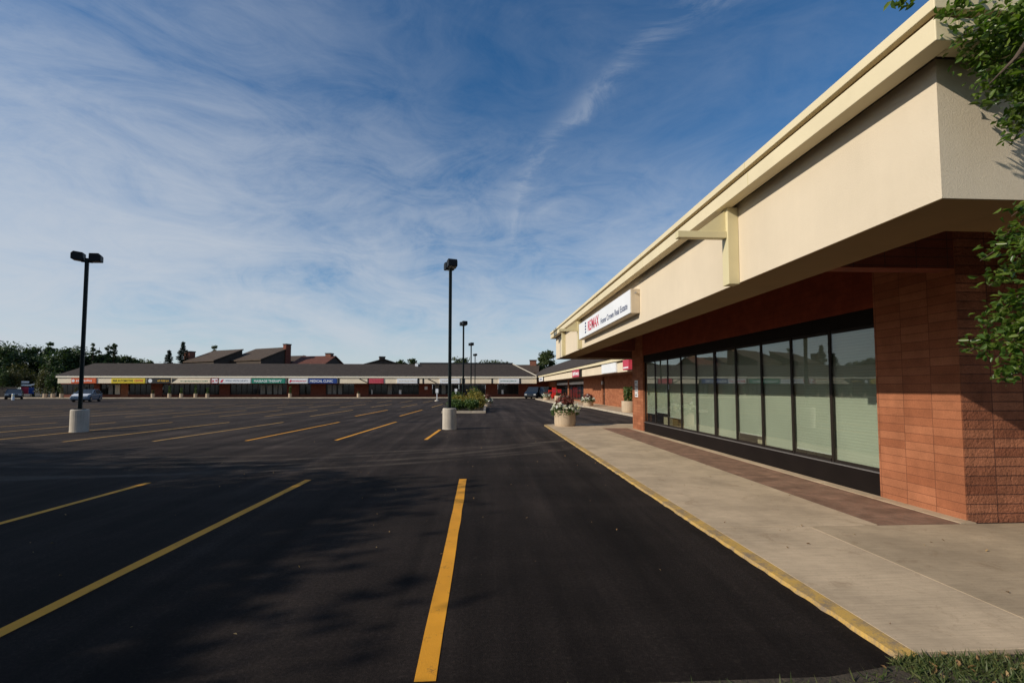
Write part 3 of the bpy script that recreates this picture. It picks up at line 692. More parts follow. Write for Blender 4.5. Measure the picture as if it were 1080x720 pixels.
def fsign(label,p0,p1,mat,txt=None,ink='white',strokes=0,edge=None,z0=2.32,z1=3.10,lpos=(.08,.92,.26,.76),extra=None):
    a,b=fx(p0),fx(p1); t=thing('shop_sign',label,'sign',(a,FYF-.2,z0)); o=(a,FYF-.2,z0)
    m=MB(); m.box(a,FYF-.25,z0,b,FYF-.153,z1); m.build('case',edge or mat,t,o)
    m=MB(); m.box(a+.05,FYF-.265,z0+.05,b-.05,FYF-.252,z1-.05); m.build('face',mat,t,o)
    h=z1-z0; w_=b-a; oo=(a+w_*lpos[0],FYF-.272,z0+h*lpos[2])
    if txt: lettering(txt,oo,FDU,DV,w_*(lpos[1]-lpos[0]),h*(lpos[3]-lpos[2]),ink,t,o)
    elif strokes: marks(random.Random(p0),oo,FDU,DV,w_*(lpos[1]-lpos[0]),h*(lpos[3]-lpos[2]),ink,t,o,strokes)
    if extra: extra(t,a,b,z0,z1,o)
    return t
def ballmark(mat,u,r):
    def f(t,a,b,z0,z1,o):
        m=MB(); n=20; cx=a+(b-a)*u; cz=(z0+z1)/2
        m.quad(*[(cx+math.cos(6.2832*i/n)*r,FYF-.2725,cz+math.sin(6.2832*i/n)*r) for i in range(n)]); m.build('emblem',mat,t,o)
    return f
def swoosh(mat,u0,u1):
    def f(t,a,b,z0,z1,o):
        w_=b-a; m=MB(); m.quad((a+w_*u0,FYF-.2725,z0+.2),(a+w_*(u0+(u1-u0)*.6),FYF-.2725,z0+.12),(a+w_*u1,FYF-.2725,z1-.15),(a+w_*(u0+(u1-u0)*.4),FYF-.2725,z1-.25)); m.build('emblem',mat,t,o)
    return f
fsign('orange red shop sign at the left end of the strip mall',77,103,'orange',None,'white',11,extra=ballmark('white',.08,.22),lpos=(.2,.85,.3,.75))
fsign('bright yellow shop sign with dark and red lettering',119,154.5,'yellowsign','R&R AUTOMOTIVE','black',lpos=(.05,.64,.3,.72),extra=lambda t,a,b,z0,z1,o: lettering('CENTRE',(a+(b-a)*.67,FYF-.272,z0+.22),FDU,DV,(b-a)*.27,.36,'redink',t,o))
fsign('black shop sign with white ball emblem and amber lettering',156.5,181,'black',None,'yellowink',6,lpos=(.45,.9,.3,.7),extra=ballmark('white',.14,.3))
def slantpanel(t,a,b,z0,z1,o):
    m=MB(); w_=b-a; m.quad((a+.06,FYF-.2718,z0+.05),(a+w_*.17,FYF-.2718,z1-.05),(a+.06,FYF-.2718,z1-.05)); m.build('dark_corner','black',t,o)
fsign('cream shop sign with slanted left end and small green lettering',182,223,'fasciaband',None,'greenink',18,lpos=(.24,.93,.3,.55),extra=slantpanel)
fsign('small white and maroon square sign between two brick piers',224.5,231,'white',None,'pinkred',2,edge='crimson')
fsign('wide white shop sign with red emblem left of the green sign',232.5,265.5,'white',None,'greyink',16,lpos=(.2,.95,.4,.68),extra=swoosh('redink',.02,.14))
fsign('teal green shop sign reading massage therapy',266.5,301.5,'green','MASSAGE THERAPY','white',lpos=(.07,.9,.22,.72))
fsign('cream white shop sign with red lettering left of the blue sign',305.5,325.5,'white',None,'redink',11,lpos=(.12,.9,.32,.62),extra=swoosh('redink',.02,.14))
fsign('blue shop sign reading medical clinic in white',326.2,356,'blue','MEDICAL CLINIC','white',lpos=(.05,.86,.22,.74))
fsign('rose red shop sign right of the black diagonal brace',389.5,405,'pinkred',None,'crimson',9,edge='crimson')
fsign('white shop sign with faint grey lettering above dark windows',419,440.5,'white',None,'signedge',14,lpos=(.1,.95,.35,.6))
fsign('white shop sign partly behind the nearest lamp pole',464,485,'white',None,'signedge',14,lpos=(.1,.95,.35,.6))
fsign('white shop sign with green lettering at the right end of the strip mall',526,547.5,'white',None,'greenink',15,lpos=(.08,.9,.38,.62))

# ================================================================== LAMP POSTS
def lamp_post(label,loc,rz,br=.27,bh=.82,h=6.42):
    t=thing('lamp_post',label,'street lamp',loc,rz,'double headed lamp posts of the parking lot')
    m=MB(); m.lathe([(br*1.02,-.03),(br*1.02,.02),(br,.05),(br,bh-.03),(br-.03,bh)],28); m.build('concrete_base','castconcrete',t,smooth=False)
    m=MB(); m.box(-.14,-.14,bh+.001,.14,.14,bh+.03); m.build('base_plate','polegreen',t)
    m=MB(); m.box(-.055,-.055,bh+.03,.055,.055,h,.012); m.build('pole','polegreen',t)
    for sgn in (-1,1):
        a=MB(); a.box(.055*sgn if sgn>0 else -.16,-.03,h-.16,.16 if sgn>0 else -.055,.03,h-.09); 
        hd=MB(); hd.prism([(.08*sgn,h-.13),(.43*sgn,h-.09),(.43*sgn,h+.12),(.36*sgn,h+.20),(.08*sgn,h+.17)],'y',-.18,.18)
        ho=hd.build('lamp_head','polehead',t); BEV(ho,.02,2); a.build('arm','polegreen',ho)
        l=MB(); l.quad((.12*sgn,-.14,h-.130),(.40*sgn,-.14,h-.098),(.40*sgn,.14,h-.098),(.12*sgn,.14,h-.130)); l.build('lens','lens',ho)
    return t
L1=lamp_post('tall dark lamp post on round concrete base standing left of the island',(-1.47,18.3,0),R(108))
L2=copy_tree(L1); L2.location=(-14.9,17.9,0); L2.rotation_euler.z=R(24); L2['label']='dark green lamp post on concrete base alone on the left side'
for px,Y,lb in ((488.6,35.1,'lamp post rising out of the shrub island, second nearest in its row'),(496.8,51.7,'lamp post third along the row behind the shrub island'),(501,68.4,'farthest and smallest lamp post in the row behind the island')):
    c=copy_tree(L1); c.location=(X_at(px,Y),Y,0); c.rotation_euler.z=R(112); c['label']=lb

# ================================================================== ISLAND WITH SHRUBS
IX0,IX1,IY0,IY1=-2.9,-.1,29.8,38.6
m=MB(); m.box(IX0,IY0,-.05,IX1,IY0+.16,.14); m.box(IX0,IY1-.16,-.05,IX1,IY1,.14); m.box(IX0,IY0+.16,-.05,IX0+.16,IY1-.16,.14); m.box(IX1-.16,IY0+.16,-.05,IX1,IY1-.16,.14)
struct(m.build('island_kerb','kerb'))
m=MB(); m.box(IX0+.16,IY0+.16,-.05,IX1-.16,IY1-.16,.10); struct(m.build('island_soil','soil'))
sh=[(-1.0,30.7,.62,.75,'shrubgreen','rounded green shrub at the front of the concrete island'),(-2.05,30.9,.62,.72,'shrubgreen','low green shrub at the front left of the island'),
(-.75,32.5,.65,1.0,'shrubgold','golden green shrub in the right of the island'),(-1.85,32.9,.7,.95,'shrubgold','golden shrub in the left half of the island'),
(-1.0,34.8,.8,1.3,'shrubgold','tall golden shrub in the middle of the island'),(-2.3,35.4,.7,1.1,'shrubgreen','green shrub behind the lamp pole on the island'),(-.8,37.2,.75,1.45,'shrubgreen','tallest green shrub at the back of the island')]
for i,(x,y,r,h,lf,lb) in enumerate(sh): shrub('shrub',lb,(x,y,.1),r,h,40+i,lf,2600,.10,'shrubs in the parking lot island',two='yellowleaf' if False else None)

# sign posts for reserved stalls
def post(px,Y,lb):
    x=X_at(px,Y); t=thing('stall_sign','','sign post',(x,Y,0),0,'white stall signs before the strip mall'); t['label']=lb
    m=MB(); m.lathe([(.26,-.02),(.26,.12),(.2,.16)],16); m.build('concrete_foot','castconcrete',t)
    m=MB(); m.box(-.045,-.03,.16,.045,.03,1.5); m.build('post','white',t)
    m=MB(); m.box(-.16,-.05,1.02,.16,-.032,1.5); m.build('sign_plate','white',t)
post(461,56.5,'white stall sign on concrete foot standing clear of the shrubs'); post(481,60,'white stall sign just left of the far lamp poles above the shrubs')

# ================================================================== PLANTERS
def planter(label,loc,r,h,seed,kind='flowers',plant_h=.65,group=None):
    t=thing('planter',label,'planter',loc,0,group)
    m=MB(); m.lathe([(r*.93,-.01),(r*.97,.04),(r,.12),(r,h-.05),(r*.98,h),(r*.86,h),(r*.85,h-.06)],40); p=m.build('pot','planter',t,smooth=True)
    p.data.polygons.foreach_set('use_smooth',[True]*len(p.data.polygons)); 
    es=p.modifiers.new('es','EDGE_SPLIT'); es.split_angle=R(40)
    m=MB(); m.lathe([(r*.845,h-.05),(r*.4,h-.03),(.02,h-.02)],24); m.build('soil','soil',t)
    rng=np.random.default_rng(seed)
    if kind=='flowers':
        n=700; a=rng.uniform(0,6.283,n); rr=r*np.sqrt(rng.uniform(.05,1.7,n)); P=np.stack([np.cos(a)*rr,np.sin(a)*rr,h+.06+rng.uniform(0,.22,n)-.14*(rr/r)**3],1)
        leaf_obj('leaves',P,.085*r/.45,'shrubgreen',t,seed,shape='leaf',aspect=.6)
        n=480; a=rng.uniform(0,6.283,n); rr=r*.85*np.sqrt(rng.uniform(0,1,n)); P=np.stack([np.cos(a)*rr,np.sin(a)*rr,h+.1+plant_h*rng.uniform(.1,1,n)*(1-.45*(rr/r))],1)
        leaf_obj('red_foliage',P,.13*r/.45,'redleaf',t,seed+1,shape='leaf',aspect=.35,droop=np.array([0,0,.7]))
        Q=[]
        for k in range(80):
            aa=rng.uniform(0,6.283); rr=r*rng.uniform(.6,1.42); c=np.array([math.cos(aa)*rr,math.sin(aa)*rr,h+.15+rng.uniform(-.12,.14)-.13*(rr/r-.6)])
            if k>74: c=np.array([rng.uniform(-.2,.2),rng.uniform(-.2,.2),h+plant_h*.9])
            for j in range(11): Q.append(c+rng.normal(size=3)*.018)
        leaf_obj('white_flowers',Q,.10*r/.45,'petal',t,seed+2,aspect=.95)
    else:
        n=420; a=rng.uniform(0,6.283,n); rr=r*.7*np.sqrt(rng.uniform(0,1,n)); P=np.stack([np.cos(a)*rr,np.sin(a)*rr,h+plant_h*rng.uniform(0,1,n)],1)
        leaf_obj('leaves',P,.16 if kind=='tall' else .1,'shrubgreen' if kind!='olive' else 'leafolive',t,seed,shape='leaf',aspect=.4,droop=np.array([0,0,.5]))
    return t
planter('large round planter of white flowers and red foliage at the kerb corner',(3.24,19.35,.033),.44,.64,1,'flowers',.62)
planter('round planter with white flowers against the sunlit brick of the wing',(8.35,38.2,.12),.42,.5,2,'flowers',.45)
planter('planter with tall green spiky leaves beside the far brick pier',(8.75,28.4,.12),.45,.68,3,'tall',.85)
planter('small planter before the red boxes',(8.0,52.0,.12),.45,.62,4,'olive',.3)
planter('small planter with white flowers before the dark van',(7.4,58.0,.12),.42,.5,5,'flowers',.4)
planter('planter spilling white flowers at the right of the shrub island',(-.05,40.5,.0),.4,.5,6,'flowers',.5)
small=[(48.5,'first','bush'),(57,'second','bush'),(66,'third','bush')]
tl=['white planter nearest the red, white and blue street sign','white planter in the middle of the three before the trees','white planter under the blank cream end of the strip mall','planter hidden behind the parked silver car']
for i,p_ in enumerate((48.5,57,66,81)):
    planter(tl[i],(X_at(p_,75.2),75.2,.12),.26,.62,20+i,'olive',1.0,'planters before the strip mall')
tl2=['planter with low plant before the pier under the black sign','planter with bright green bush under the slanted cream sign end','planter with small bush left of centre under the cream sign','planter with tall green bush under the cream sign lettering','planter with small bush under the right end of the cream sign','planter with bush beside the pier right of the green sign','narrow white planter before the pier under the black brace']
for i,(p_,hh) in enumerate(((162,.5),(179.5,1.2),(192,.9),(207,1.4),(219.5,.9),(306.5,1.1),(378.5,.3))):
    planter(tl2[i],(X_at(p_,75.0),75.0,.12),.25,.62,30+i,'bush' if hh>.6 else 'olive',hh,'planters before the strip mall')

# red boxes in front of the wing
def redbox(x,y,h,lb):
    t=thing('newspaper_box',lb,'newspaper box',(x,y,.12),0,'red boxes before the wing')
    m=MB(); m.box(-.25,-.25,.25,.25,.25,h,.02); b=m.build('body','red',t)
    m=MB(); m.box(-.24,-.24,0,-.19,.24,.249); m.box(.19,-.24,0,.24,.24,.249); m.build('leg','red',t)
    m=MB(); m.box(-.265,-.18,h*.55,-.252,.18,h*.88); m.build('window','carglass',b); m=MB(); m.box(-.19,-.265,h*.55,.19,-.252,h*.85); m.build('front_panel','carglass' if h<1.3 else 'crimson',b)
redbox(9.0,62.5,1.55,'tall red box standing before the wing windows'); redbox(8.5,62.6,1.2,'lower red box left of the tall red one'); redbox(9.7,62.3,1.3,'red box at the right of the tall red one')

# ================================================================== VEHICLES
def car(name,label,cat,loc,rz,paint,L=4.2,Wd=1.7,H=1.42,van=False,hood=None):
    t=thing(name,label,cat,loc,rz); hw=Wd/2
    # +x is forward
    if van: prof=[(-L/2,.35),(-L/2+.03,1.0),(-L/2+.1,1.05),(L/2-.95,1.05),(L/2-.25,.95),(L/2,.78),(L/2+.02,.35)]; top=[(-L/2+.08,1.05),(-L/2+.3,H),(L/2-1.9,H),(L/2-.85,1.05)]
    else: prof=[(-L/2,.38),(-L/2+.02,.82),(-L/2+.15,.92),(L/2-1.0,.90),(L/2-.3,.78),(L/2,.62),(L/2+.02,.32)]; top=[(-L/2+.15,.92),(-L/2+.75,H),(L/2-1.95,H),(L/2-.95,.90)]
    m=MB(); n=len(prof)
    ws=[.92,1,1,1] 
    rows=[(-hw*.97,0),(-hw,.0),(hw,.0),(hw*.97,0)]
    m.prism([(x,z) for x,z in prof]+[(L/2-.1,.22),(-L/2+.1,.22)],'y',-hw,hw); b=m.build('body',paint,t); BEV(b,.07,3)
    for p in b.data.polygons: p.use_smooth=True
    c=MB(); k=.13
    lo=[(top[0][0],-hw*.97,top[0][1]-.02),(top[3][0],-hw*.97,top[3][1]-.02),(top[3][0],hw*.97,top[3][1]-.02),(top[0][0],hw*.97,top[0][1]-.02)]
    hi=[(top[1][0],-hw*.78,H),(top[2][0],-hw*.78,H),(top[2][0],hw*.78,H),(top[1][0],hw*.78,H)]
    for i in range(4):
        j=(i+1)%4; c.quad(lo[i],lo[j],hi[j],hi[i])
    c.quad(*hi); co=c.build('cabin','carglass',t); 
    r_=MB(); r_.box(top[1][0]-.03,-hw*.80,H-.03,top[2][0]+.03,hw*.80,H+.035,.02); r_.build('roof',paint,t)
    p_=MB()
    for i in range(4): p_.tube([lo[i],hi[i]],[.045,.04],6)
    for sx in (-1,1): p_.tube([(0-.1,sx*hw*.975,top[0][1]-.02),(-.05,sx*hw*.79,H)],[.045,.04],6)
    p_.build('pillar',paint,t)
    for sx in (-1,1):
        for sy in (-1,1):
            w=MB(); w.lathe([(.22,-.1),(.32,-.09),(.33,0),(.32,.09),(.22,.1)],20); w.xf(Matrix.Translation((sx*L*.31,sy*(hw-.09),.33))@Matrix.Rotation(R(90),4,'X')); wo_=w.build('wheel','rubber',t,smooth=True)
            q=MB(); q.lathe([(.2,-.012),(.18,.012)],16); q.xf(Matrix.Translation((sx*L*.31,sy*(hw+.015),.33))@Matrix.Rotation(R(90),4,'X')); q.build('rim','chrome',wo_)
    for sy in (-1,1):
        h=MB(); h.box(L/2-.08,sy*hw*.72-.16,.58,L/2+.03,sy*hw*.72+.16,.72,.02); h.build('headlight','headlight',t)
        h=MB(); h.box(-L/2-.02,sy*hw*.75-.14,.65,-L/2+.06,sy*hw*.75+.14,.82,.02); h.build('tail_light','crimson',t)
        h=MB(); h.box(L/2-1.35,sy*(hw+.08)-.08,.95,L/2-1.2,sy*(hw+.08)+.08,1.08,.02); h.build('mirror',paint,t)
    h=MB(); h.box(L/2+.0,-hw*.9,.34,L/2+.06,hw*.9,.52,.02); h.build('bumper',paint if not van else 'black',t)
    if hood:
        h=MB(); h.quad((L/2-.98,-hw*.9,.91),(L/2-.3,-hw*.9,.79),(L/2-.02,-hw*.85,.66),(L/2-.02,hw*.85,.66),(L/2-.3,hw*.9,.79),(L/2-.98,hw*.9,.91)); ho=h.build('hood',hood,t); so_=ho.modifiers.new('s','SOLIDIFY'); so_.thickness=.05; so_.offset=0.6  # pale overlay colours the hood as if brightly sunlit
    return t
car('parked_car','silver blue hatchback with hood whitened as if sunlit parked behind the left lamp post','car',(X_at(92.5,57),57,0),R(290),'carsilver',3.9,1.65,1.4,hood='carsunlit')
car('parked_car','dark car with shiny roof parked at the far left edge of the lot','car',(X_at(16,70),70,0),R(312),'carblack',4.2,1.7,1.45)
car('parked_van','dark blue van facing out at the corner of the two wings','van',(X_at(563.5,69.5),69.5,0),R(-110),'cardark',4.8,1.85,1.75,True)
car('parked_suv','dark car with bright windshield right of the van behind planters','car',(X_at(575.5,69.8),69.8,0),R(-120),'carblack',4.5,1.8,1.75,True)
# white post by the far left car, street sign and fence
t=thing('bollard','white bollard before the dark car at the left edge','bollard',(X_at(15,66),66,0)); m=MB(); m.lathe([(.15,-.02),(.14,.75),(.1,.82)],16); m.build('pipe','white',t); m=MB(); m.lathe([(.145,.55),(.145,.65)],16); m.build('band','yellowsign',t)
x0=X_at(25,84); t=thing('street_sign','red, white and blue board sign under white tops by the trees','sign',(x0,84,0))
m=MB(); m.box(-.1,-.1,-.05,.1,.1,2.6); m.box(1.7,-.1,-.05,1.9,.1,2.6); m.build('post','black',t)
m=MB(); m.box(-.2,-.14,.6,1.0,-.101,1.75); m.build('red_panel','crimson',t)
m=MB(); m.box(1.05,-.14,.6,1.95,-.101,1.7); m.build('blue_panel','blue',t)
m=MB(); m.prism([(-.2,1.95),(1.3,1.95),(2.0,2.15),(2.0,2.35),(1.2,2.2),(-.2,2.25)],'y',-.16,-.1); m.build('white_panel','white',t)
m=MB(); m.prism([(-.2,2.45),(1.0,2.45),(1.1,2.75),(-.2,2.8)],'y',-.16,-.1); m.build('white_panel','white',t)
t=thing('fence','dark weathered board fence at the far left behind the lot','fence',(-110,82,0))
m=MB()
for i in range(150): m.box(i*.21,0,0,i*.21+.195,.03,1.75+.02*math.sin(i*1.7))
m.build('boards','fence',t); m=MB(); m.box(0,.031,.4,31.5,.08,.5); m.box(0,.031,1.4,31.5,.08,1.5); m.build('rail','fence',t)

# ================================================================== HOUSES BEHIND
def house(label,px,Y,rz,L,dep,eave,ridge,roof='houseroof',chim=None,cz=None,cw=.8,shed=False,cy=0.0,cmat='chimney'):
    t=thing('house',label,'house',(X_at(px,Y),Y,0),R(rz)); h=dep/2; T=.22
    if shed: pr=[(-h+.25,0),(h-.1,0),(h-.1,ridge-T-.05),(-h+.25,eave-T-.05)]
    else: pr=[(-h+.3,0),(h-.3,0),(h-.3,eave-.25),(0,ridge-T-.1),(-h+.3,eave-.25)]
    m=MB(); m.prism(pr,'x',-L/2+.25,L/2-.25); m.build('wall','housewall',t)
    m=MB()
    if shed: m.prism([(-h,eave),(h,ridge),(h,ridge-T),(-h,eave-T)],'x',-L/2,L/2)
    else:
        m.prism([(-h*1.08,eave-.18),(0,ridge),(h*1.08,eave-.18),(h*1.08,eave-.18-T),(0,ridge-T),(-h*1.08,eave-.18-T)],'x',-L/2,L/2)
    ro=m.build('roof',roof,t)
    if chim is not None:
        m=MB(); m.box(chim-cw/2,cy-.6,eave-2,chim+cw/2,cy+.6,cz); c=m.build('chimney',cmat,ro); m=MB(); m.box(chim-cw/2-.08,cy-.68,cz,chim+cw/2+.08,cy+.68,cz+.2); m.build('chimney_cap','black',c)
    m=MB(); m.box(L/2-.249,-.7,eave-2.6,L/2-.22,.7,eave-1.4); m.build('window','carglass',t)
    return t
def zt(py,Y): return Z_at(py,Y)
house('brown roofed house behind the mall with red chimney at its left',224.5,100,-29,10.2,6.2,zt(381.5,97.4),zt(370,102.5),chim=-6.3,cz=zt(372,100),cw=2.0,shed=True,cy=-1.2)
house('largest brown roofed house behind the middle of the mall',271.5,99,-29,11.2,6.8,zt(380.3,96.3),zt(367.8,101.8),chim=5.2,cz=zt(365.2,100),cw=.9,shed=True,cy=2.8,cmat='darkbrick')
house('reddish roofed house right of the two brown houses',336,101,-12,7.8,8,zt(384,98),zt(376,101),'redroof',chim=2.4,cz=zt(374.2,101),cw=1.2)
house('low dark house seen between the large roof and the reddish roof',312,108,-20,5.0,6,zt(382,108),zt(375.8,108),'houseroof')
house('small dark gabled house behind the black brace sign',402,108,-70,7,9.5,zt(385,106),zt(379.3,108),'houseroof',chim=1.2,cz=zt(377.6,108),cw=1.3,cmat='housewall')
house('brown roofed house showing between the mall roof and the wing',553,100,-8,6.5,9,zt(392,98),zt(384.5,100),'houseroof',chim=1.9,cz=zt(380.5,100),cw=1.4)

# ================================================================== BACKGROUND TREES
bt=[(-14,92,362,40,'dark leafy tree at the extreme left edge behind the fence','leafdark'),(8,90,364,34,'dark rounded tree above the dark car at left','leafdark'),(36,94,366,34,'broad dark tree behind the street sign','leafdark'),(50,97,361.5,14,'narrow pointed tree rising over the left tree mass','leafdark'),
(62,92,366,32,'dark tree behind the left end of the mall roof','leafdark'),(84,96,367,30,'dark tree just behind the left lamp post pole','leafdark'),(108,97,371,24,'dark tree below the two poplars','leafdark'),(131,100,376.5,22,'low green tree right of the poplars','leafmid'),(150,104,379,24,'low green tree above the yellow sign','leafmid'),
(225,112,364.5,9,'thin tree top peeking over the first brown roof','leafmid'),(423,116,379,14,'low distant tree right of the small gabled house','leafmid'),(435,115,378.5,16,'low distant tree left of the centre lamp post','leafmid'),(486,110,373,19,'round green tree behind the mall between the lamp poles','leafmid'),(577,108,368.5,17,'tall green tree above the wing roof beside the canopy end','leafmid'),(566,106,381,14,'lower green tree at the foot of the tall one above the wing','leafmid'),(520,118,381,40,'distant low tree line tree behind the mall ridge','leafmid')]
for i,(px,Y,py,wpx,lb,lf) in enumerate(bt):
    h=Z_at(py,Y); cr=wpx/2/490*Y*1.05
    tree('leafy_tree',lb,(X_at(px,Y),Y,0),h,cr,100+i,lf,max(20,int(34+cr*9)),150,.40,.18,.08 if px<160 else .3)
for i,(px,Y,py,wpx,lb) in enumerate([(97,94,358,5.5,'tallest narrow poplar beside the left lamp post pole'),(103.5,96,362.5,4.5,'short narrow poplar between two taller ones'),(113.5,95,360.5,6,'left narrow poplar of the right pair'),(119,96,359.8,6,'right narrow poplar of the right pair')]):
    tree('poplar_tree',lb,(X_at(px,Y),Y,0),Z_at(py,Y),wpx/2/490*Y*1.2,150+i,'leafdark',40,60,.28,.15,.1)
spruce('smaller spruce behind the mall left of the red chimney',(X_at(177.5,100),100,0),Z_at(369,100),4.0,201,lsize=.26,n=9000)
spruce('taller spruce just left of the red chimney',(X_at(192,101),101,0),Z_at(360,101),3.6,202,lsize=.26,n=9000)
spruce('small spruce tip above the reddish roof',(X_at(320,112),112,0),Z_at(374,112),2.4,203,lsize=.26)
fb=[(17,84,382,16,'olive bush behind the dark car'),(46,83,391,13,'olive bush right of the street sign'),(57,82,396,12,'dark bush behind the middle white planter'),(67,80.5,400,8,'bush under the cream end of the mall'),(5,83,388,16,'dark bush at the left edge above the fence'),(33,86,392,14,'olive bush behind the street sign')]
for i,(px,Y,py,wpx,lb) in enumerate(fb):
    shrub('bush',lb,(X_at(px,Y),Y,0),wpx/2/490*Y,Z_at(py,Y),300+i,'leafolive' if 'olive' in lb else 'leafdark',2200,.24,None,'bush')

# trees left of the frame whose shade falls over the near stalls
st=[(-14.0,3.6,7.6,2.7),(-17.5,-.5,8.6,3.0),(-11.0,.2,5.6,2.2),(-20.5,4.8,9.0,3.2),(-25.5,6.0,10.0,3.2),(-30,7.4,10.5,3.3),(-9.5,-3.2,6,2.2),(-23,-2,9.5,3),(-13.2,1.3,7.0,2.5),(-18.5,2.2,9,3)]
for i,(x,y,h,r) in enumerate(st):
    x-=1.3 if x>-16 and i!=6 else .3
    y-=1.5
    tree('shade_tree',['leafy tree shading the near stalls, closest to the camera on the left','tall leafy tree behind the row shading the stalls','small leafy tree on the verge left of the camera','tall leafy tree on the left verge','tallest tree but one on the left verge','tallest tree at the far end of the left verge','small tree behind the camera on the left','tall tree behind the camera on the left','medium tree between the two nearest trees of the left verge','tall tree in the thick of the left verge'][i],(x,y,0),h,r,400+i,'leafmid',85,150,.24,.17,.2)

# ================================================================== NEAR TREE AT THE RIGHT EDGE
def near_tree():
    t=thing('overhanging_tree','leafy green tree reaching over the near building corner at right','tree',(5.0,1.35,0)); o=(5.0,1.35,0)
    rng=np.random.default_rng(77)
    pt=lambda px,py,Y:(X_at(px,Y),Y,Z_at(py,Y))
    m=MB(); m.tube([(5.0,1.35,-.1),(5.02,1.36,1.2),(4.95,1.4,2.6),(4.8,1.35,4.2),(4.7,1.3,6.0)],[.17,.14,.12,.09,.03],10)
    tw=[]   # twigs: polylines that carry leaves
    def limb(pts,r): m.tube(pts,[r*(1-.8*i/(len(pts)-1)) for i in range(len(pts))],6); 
    def twig(a,b,n,sp,sag=.05):
        a=np.array(a);b=np.array(b); m.tube([tuple(a),tuple((a+b)/2+np.array([0,0,.03])),tuple(b-np.array([0,0,sag]))],[.007,.005,.002],4)
        q=rng.beta(1.6,1.0,n)[:,None]; tw.append(a+(b-a)*q+rng.normal(size=(n,3))*sp)
    H=[pt(1140,-30,2.3),pt(1090,40,2.35),pt(1060,70,2.4)]
    limb([(4.85,1.38,3.7),(3.9,1.9,3.95),H[0]],.045); limb([H[0],H[1],H[2]],.018)
    limb([(4.93,1.4,2.5),(3.9,2.0,2.75),pt(1130,190,2.4)],.04)
    # upper clump
    for (a,b,n,sp) in [((1150,-20,2.66),(1026,12,2.71),202,.055),((1140,0,2.66),(1046,35,2.76),229,.055),((1130,20,2.66),(1036,48,2.81),175,.045),((1130,40,2.71),(1056,70,2.76),202,.05),((1120,50,2.76),(1058,88,2.81),148,.035),((1130,60,2.66),(1082,108,2.76),148,.04),((1140,70,2.71),(1078,130,2.78),94,.03),((1140,40,2.66),(1094,90,2.71),162,.05),((1140,-30,2.66),(1066,10,2.66),270,.07),((1070,-60,2.66),(1019,-8,2.71),81,.035)]:
        twig(pt(*a),pt(*b),n,sp)
    # right-hand clump
    for (a,b,n,sp) in [((1130,190,2.76),(1076,212,2.76),60,.025),((1130,200,2.76),(1055,245,2.81),101,.035),((1130,220,2.76),(1040,262,2.81),60,.022),((1130,250,2.76),(1048,290,2.81),128,.04),((1130,280,2.76),(1058,318,2.76),148,.04),((1130,300,2.71),(1040,335,2.81),128,.035),((1120,320,2.71),(1022,364,2.81),135,.03),((1130,330,2.66),(1050,372,2.76),202,.045),((1130,350,2.66),(1058,396,2.71),175,.035),((1130,300,2.66),(1070,350,2.71),189,.05),((1130,200,2.66),(1078,260,2.71),108,.04)]:
        twig(pt(*a),pt(*b),n,sp,.03)
    # the crown above and beside the picture
    cl=[]
    while len(cl)<58:
        p=rng.uniform(-1,1,3)
        if np.linalg.norm(p)>1: continue
        c=np.array([4.0,.55,5.35])+p*np.array([2.7,1.75,1.9])
        cl.append(c)
    cl=[c for c in cl if not (c[0]<2.6 and c[1]>1.1)]
    for (px,py) in ((962,-17),(972,-15),(979,-19)): tw.append(np.array(pt(px,py,2.5))+rng.normal(size=(8,3))*np.array([.025,.02,.022]))
    limb([(4.8,1.35,4.3),(3.2,1.6,4.9)],.05)
    limb([(3.2,1.6,4.9),tuple(pt(990,-60,2.45)),tuple(pt(966,-22,2.5))],.02)
    for i,c in enumerate(cl):
        if i%4==0 and i<56: limb([(4.8,1.35,3.6+1.2*rng.random()),tuple((np.array([4.8,1.35,4.2])+c)/2+np.array([0,0,.2])),tuple(c)],.035)
        k=190
        tw.append(c+rng.normal(size=(k,3))*.24)
    P=np.concatenate(tw)
    # keep the open view: leaves inside the picture only where the photo has them
    dY=P[:,1].clip(.05); px=540+490*np.tan(np.arctan2(P[:,0],dY)-PSI); py=384-490*np.tan(np.arctan2(P[:,2]-EYE,np.hypot(P[:,0]*0,dY))-TH)
    m.build('trunk','bark',t,o,smooth=True)
    leaf_obj('crown',P,.046,'leaf',t,77,o,shape='leaf',aspect=.55,up=.5,jit=.25)
near_tree()

# ================================================================== SKY, SUN, CAMERA
sd=Vector((1,.38,-.56)).normalized()
el=math.asin(-sd.z); az=math.atan2(-sd.x,-sd.y)      # compass angle from +Y towards +X of the direction to the sun
Wd=D.worlds.new('World'); S.world=Wd; Wd.use_nodes=True; nt=Wd.node_tree; N=nt.nodes; L=nt.links; N.clear()
out=N.new('ShaderNodeOutputWorld'); bg=N.new('ShaderNodeBackground'); bg.inputs[1].default_value=.10
sky=N.new('ShaderNodeTexSky'); sky.sky_type='NISHITA'; sky.sun_disc=False; sky.sun_elevation=el; sky.sun_rotation=az
sky.altitude=600; sky.air_density=1.0; sky.dust_density=.6; sky.ozone_density=2.5
hs=N.new('ShaderNodeHueSaturation'); hs.inputs['Saturation'].default_value=1.32; L.new(sky.outputs[0],hs.inputs['Color']); L.new(mixc(N,L,1.0,hs.outputs[0],(.80,1.06,1.10),'MULTIPLY'),bg.inputs[0])
tc=N.new('ShaderNodeTexCoord'); sp=N.new('ShaderNodeSeparateXYZ'); L.new(tc.outputs['Generated'],sp.inputs[0])
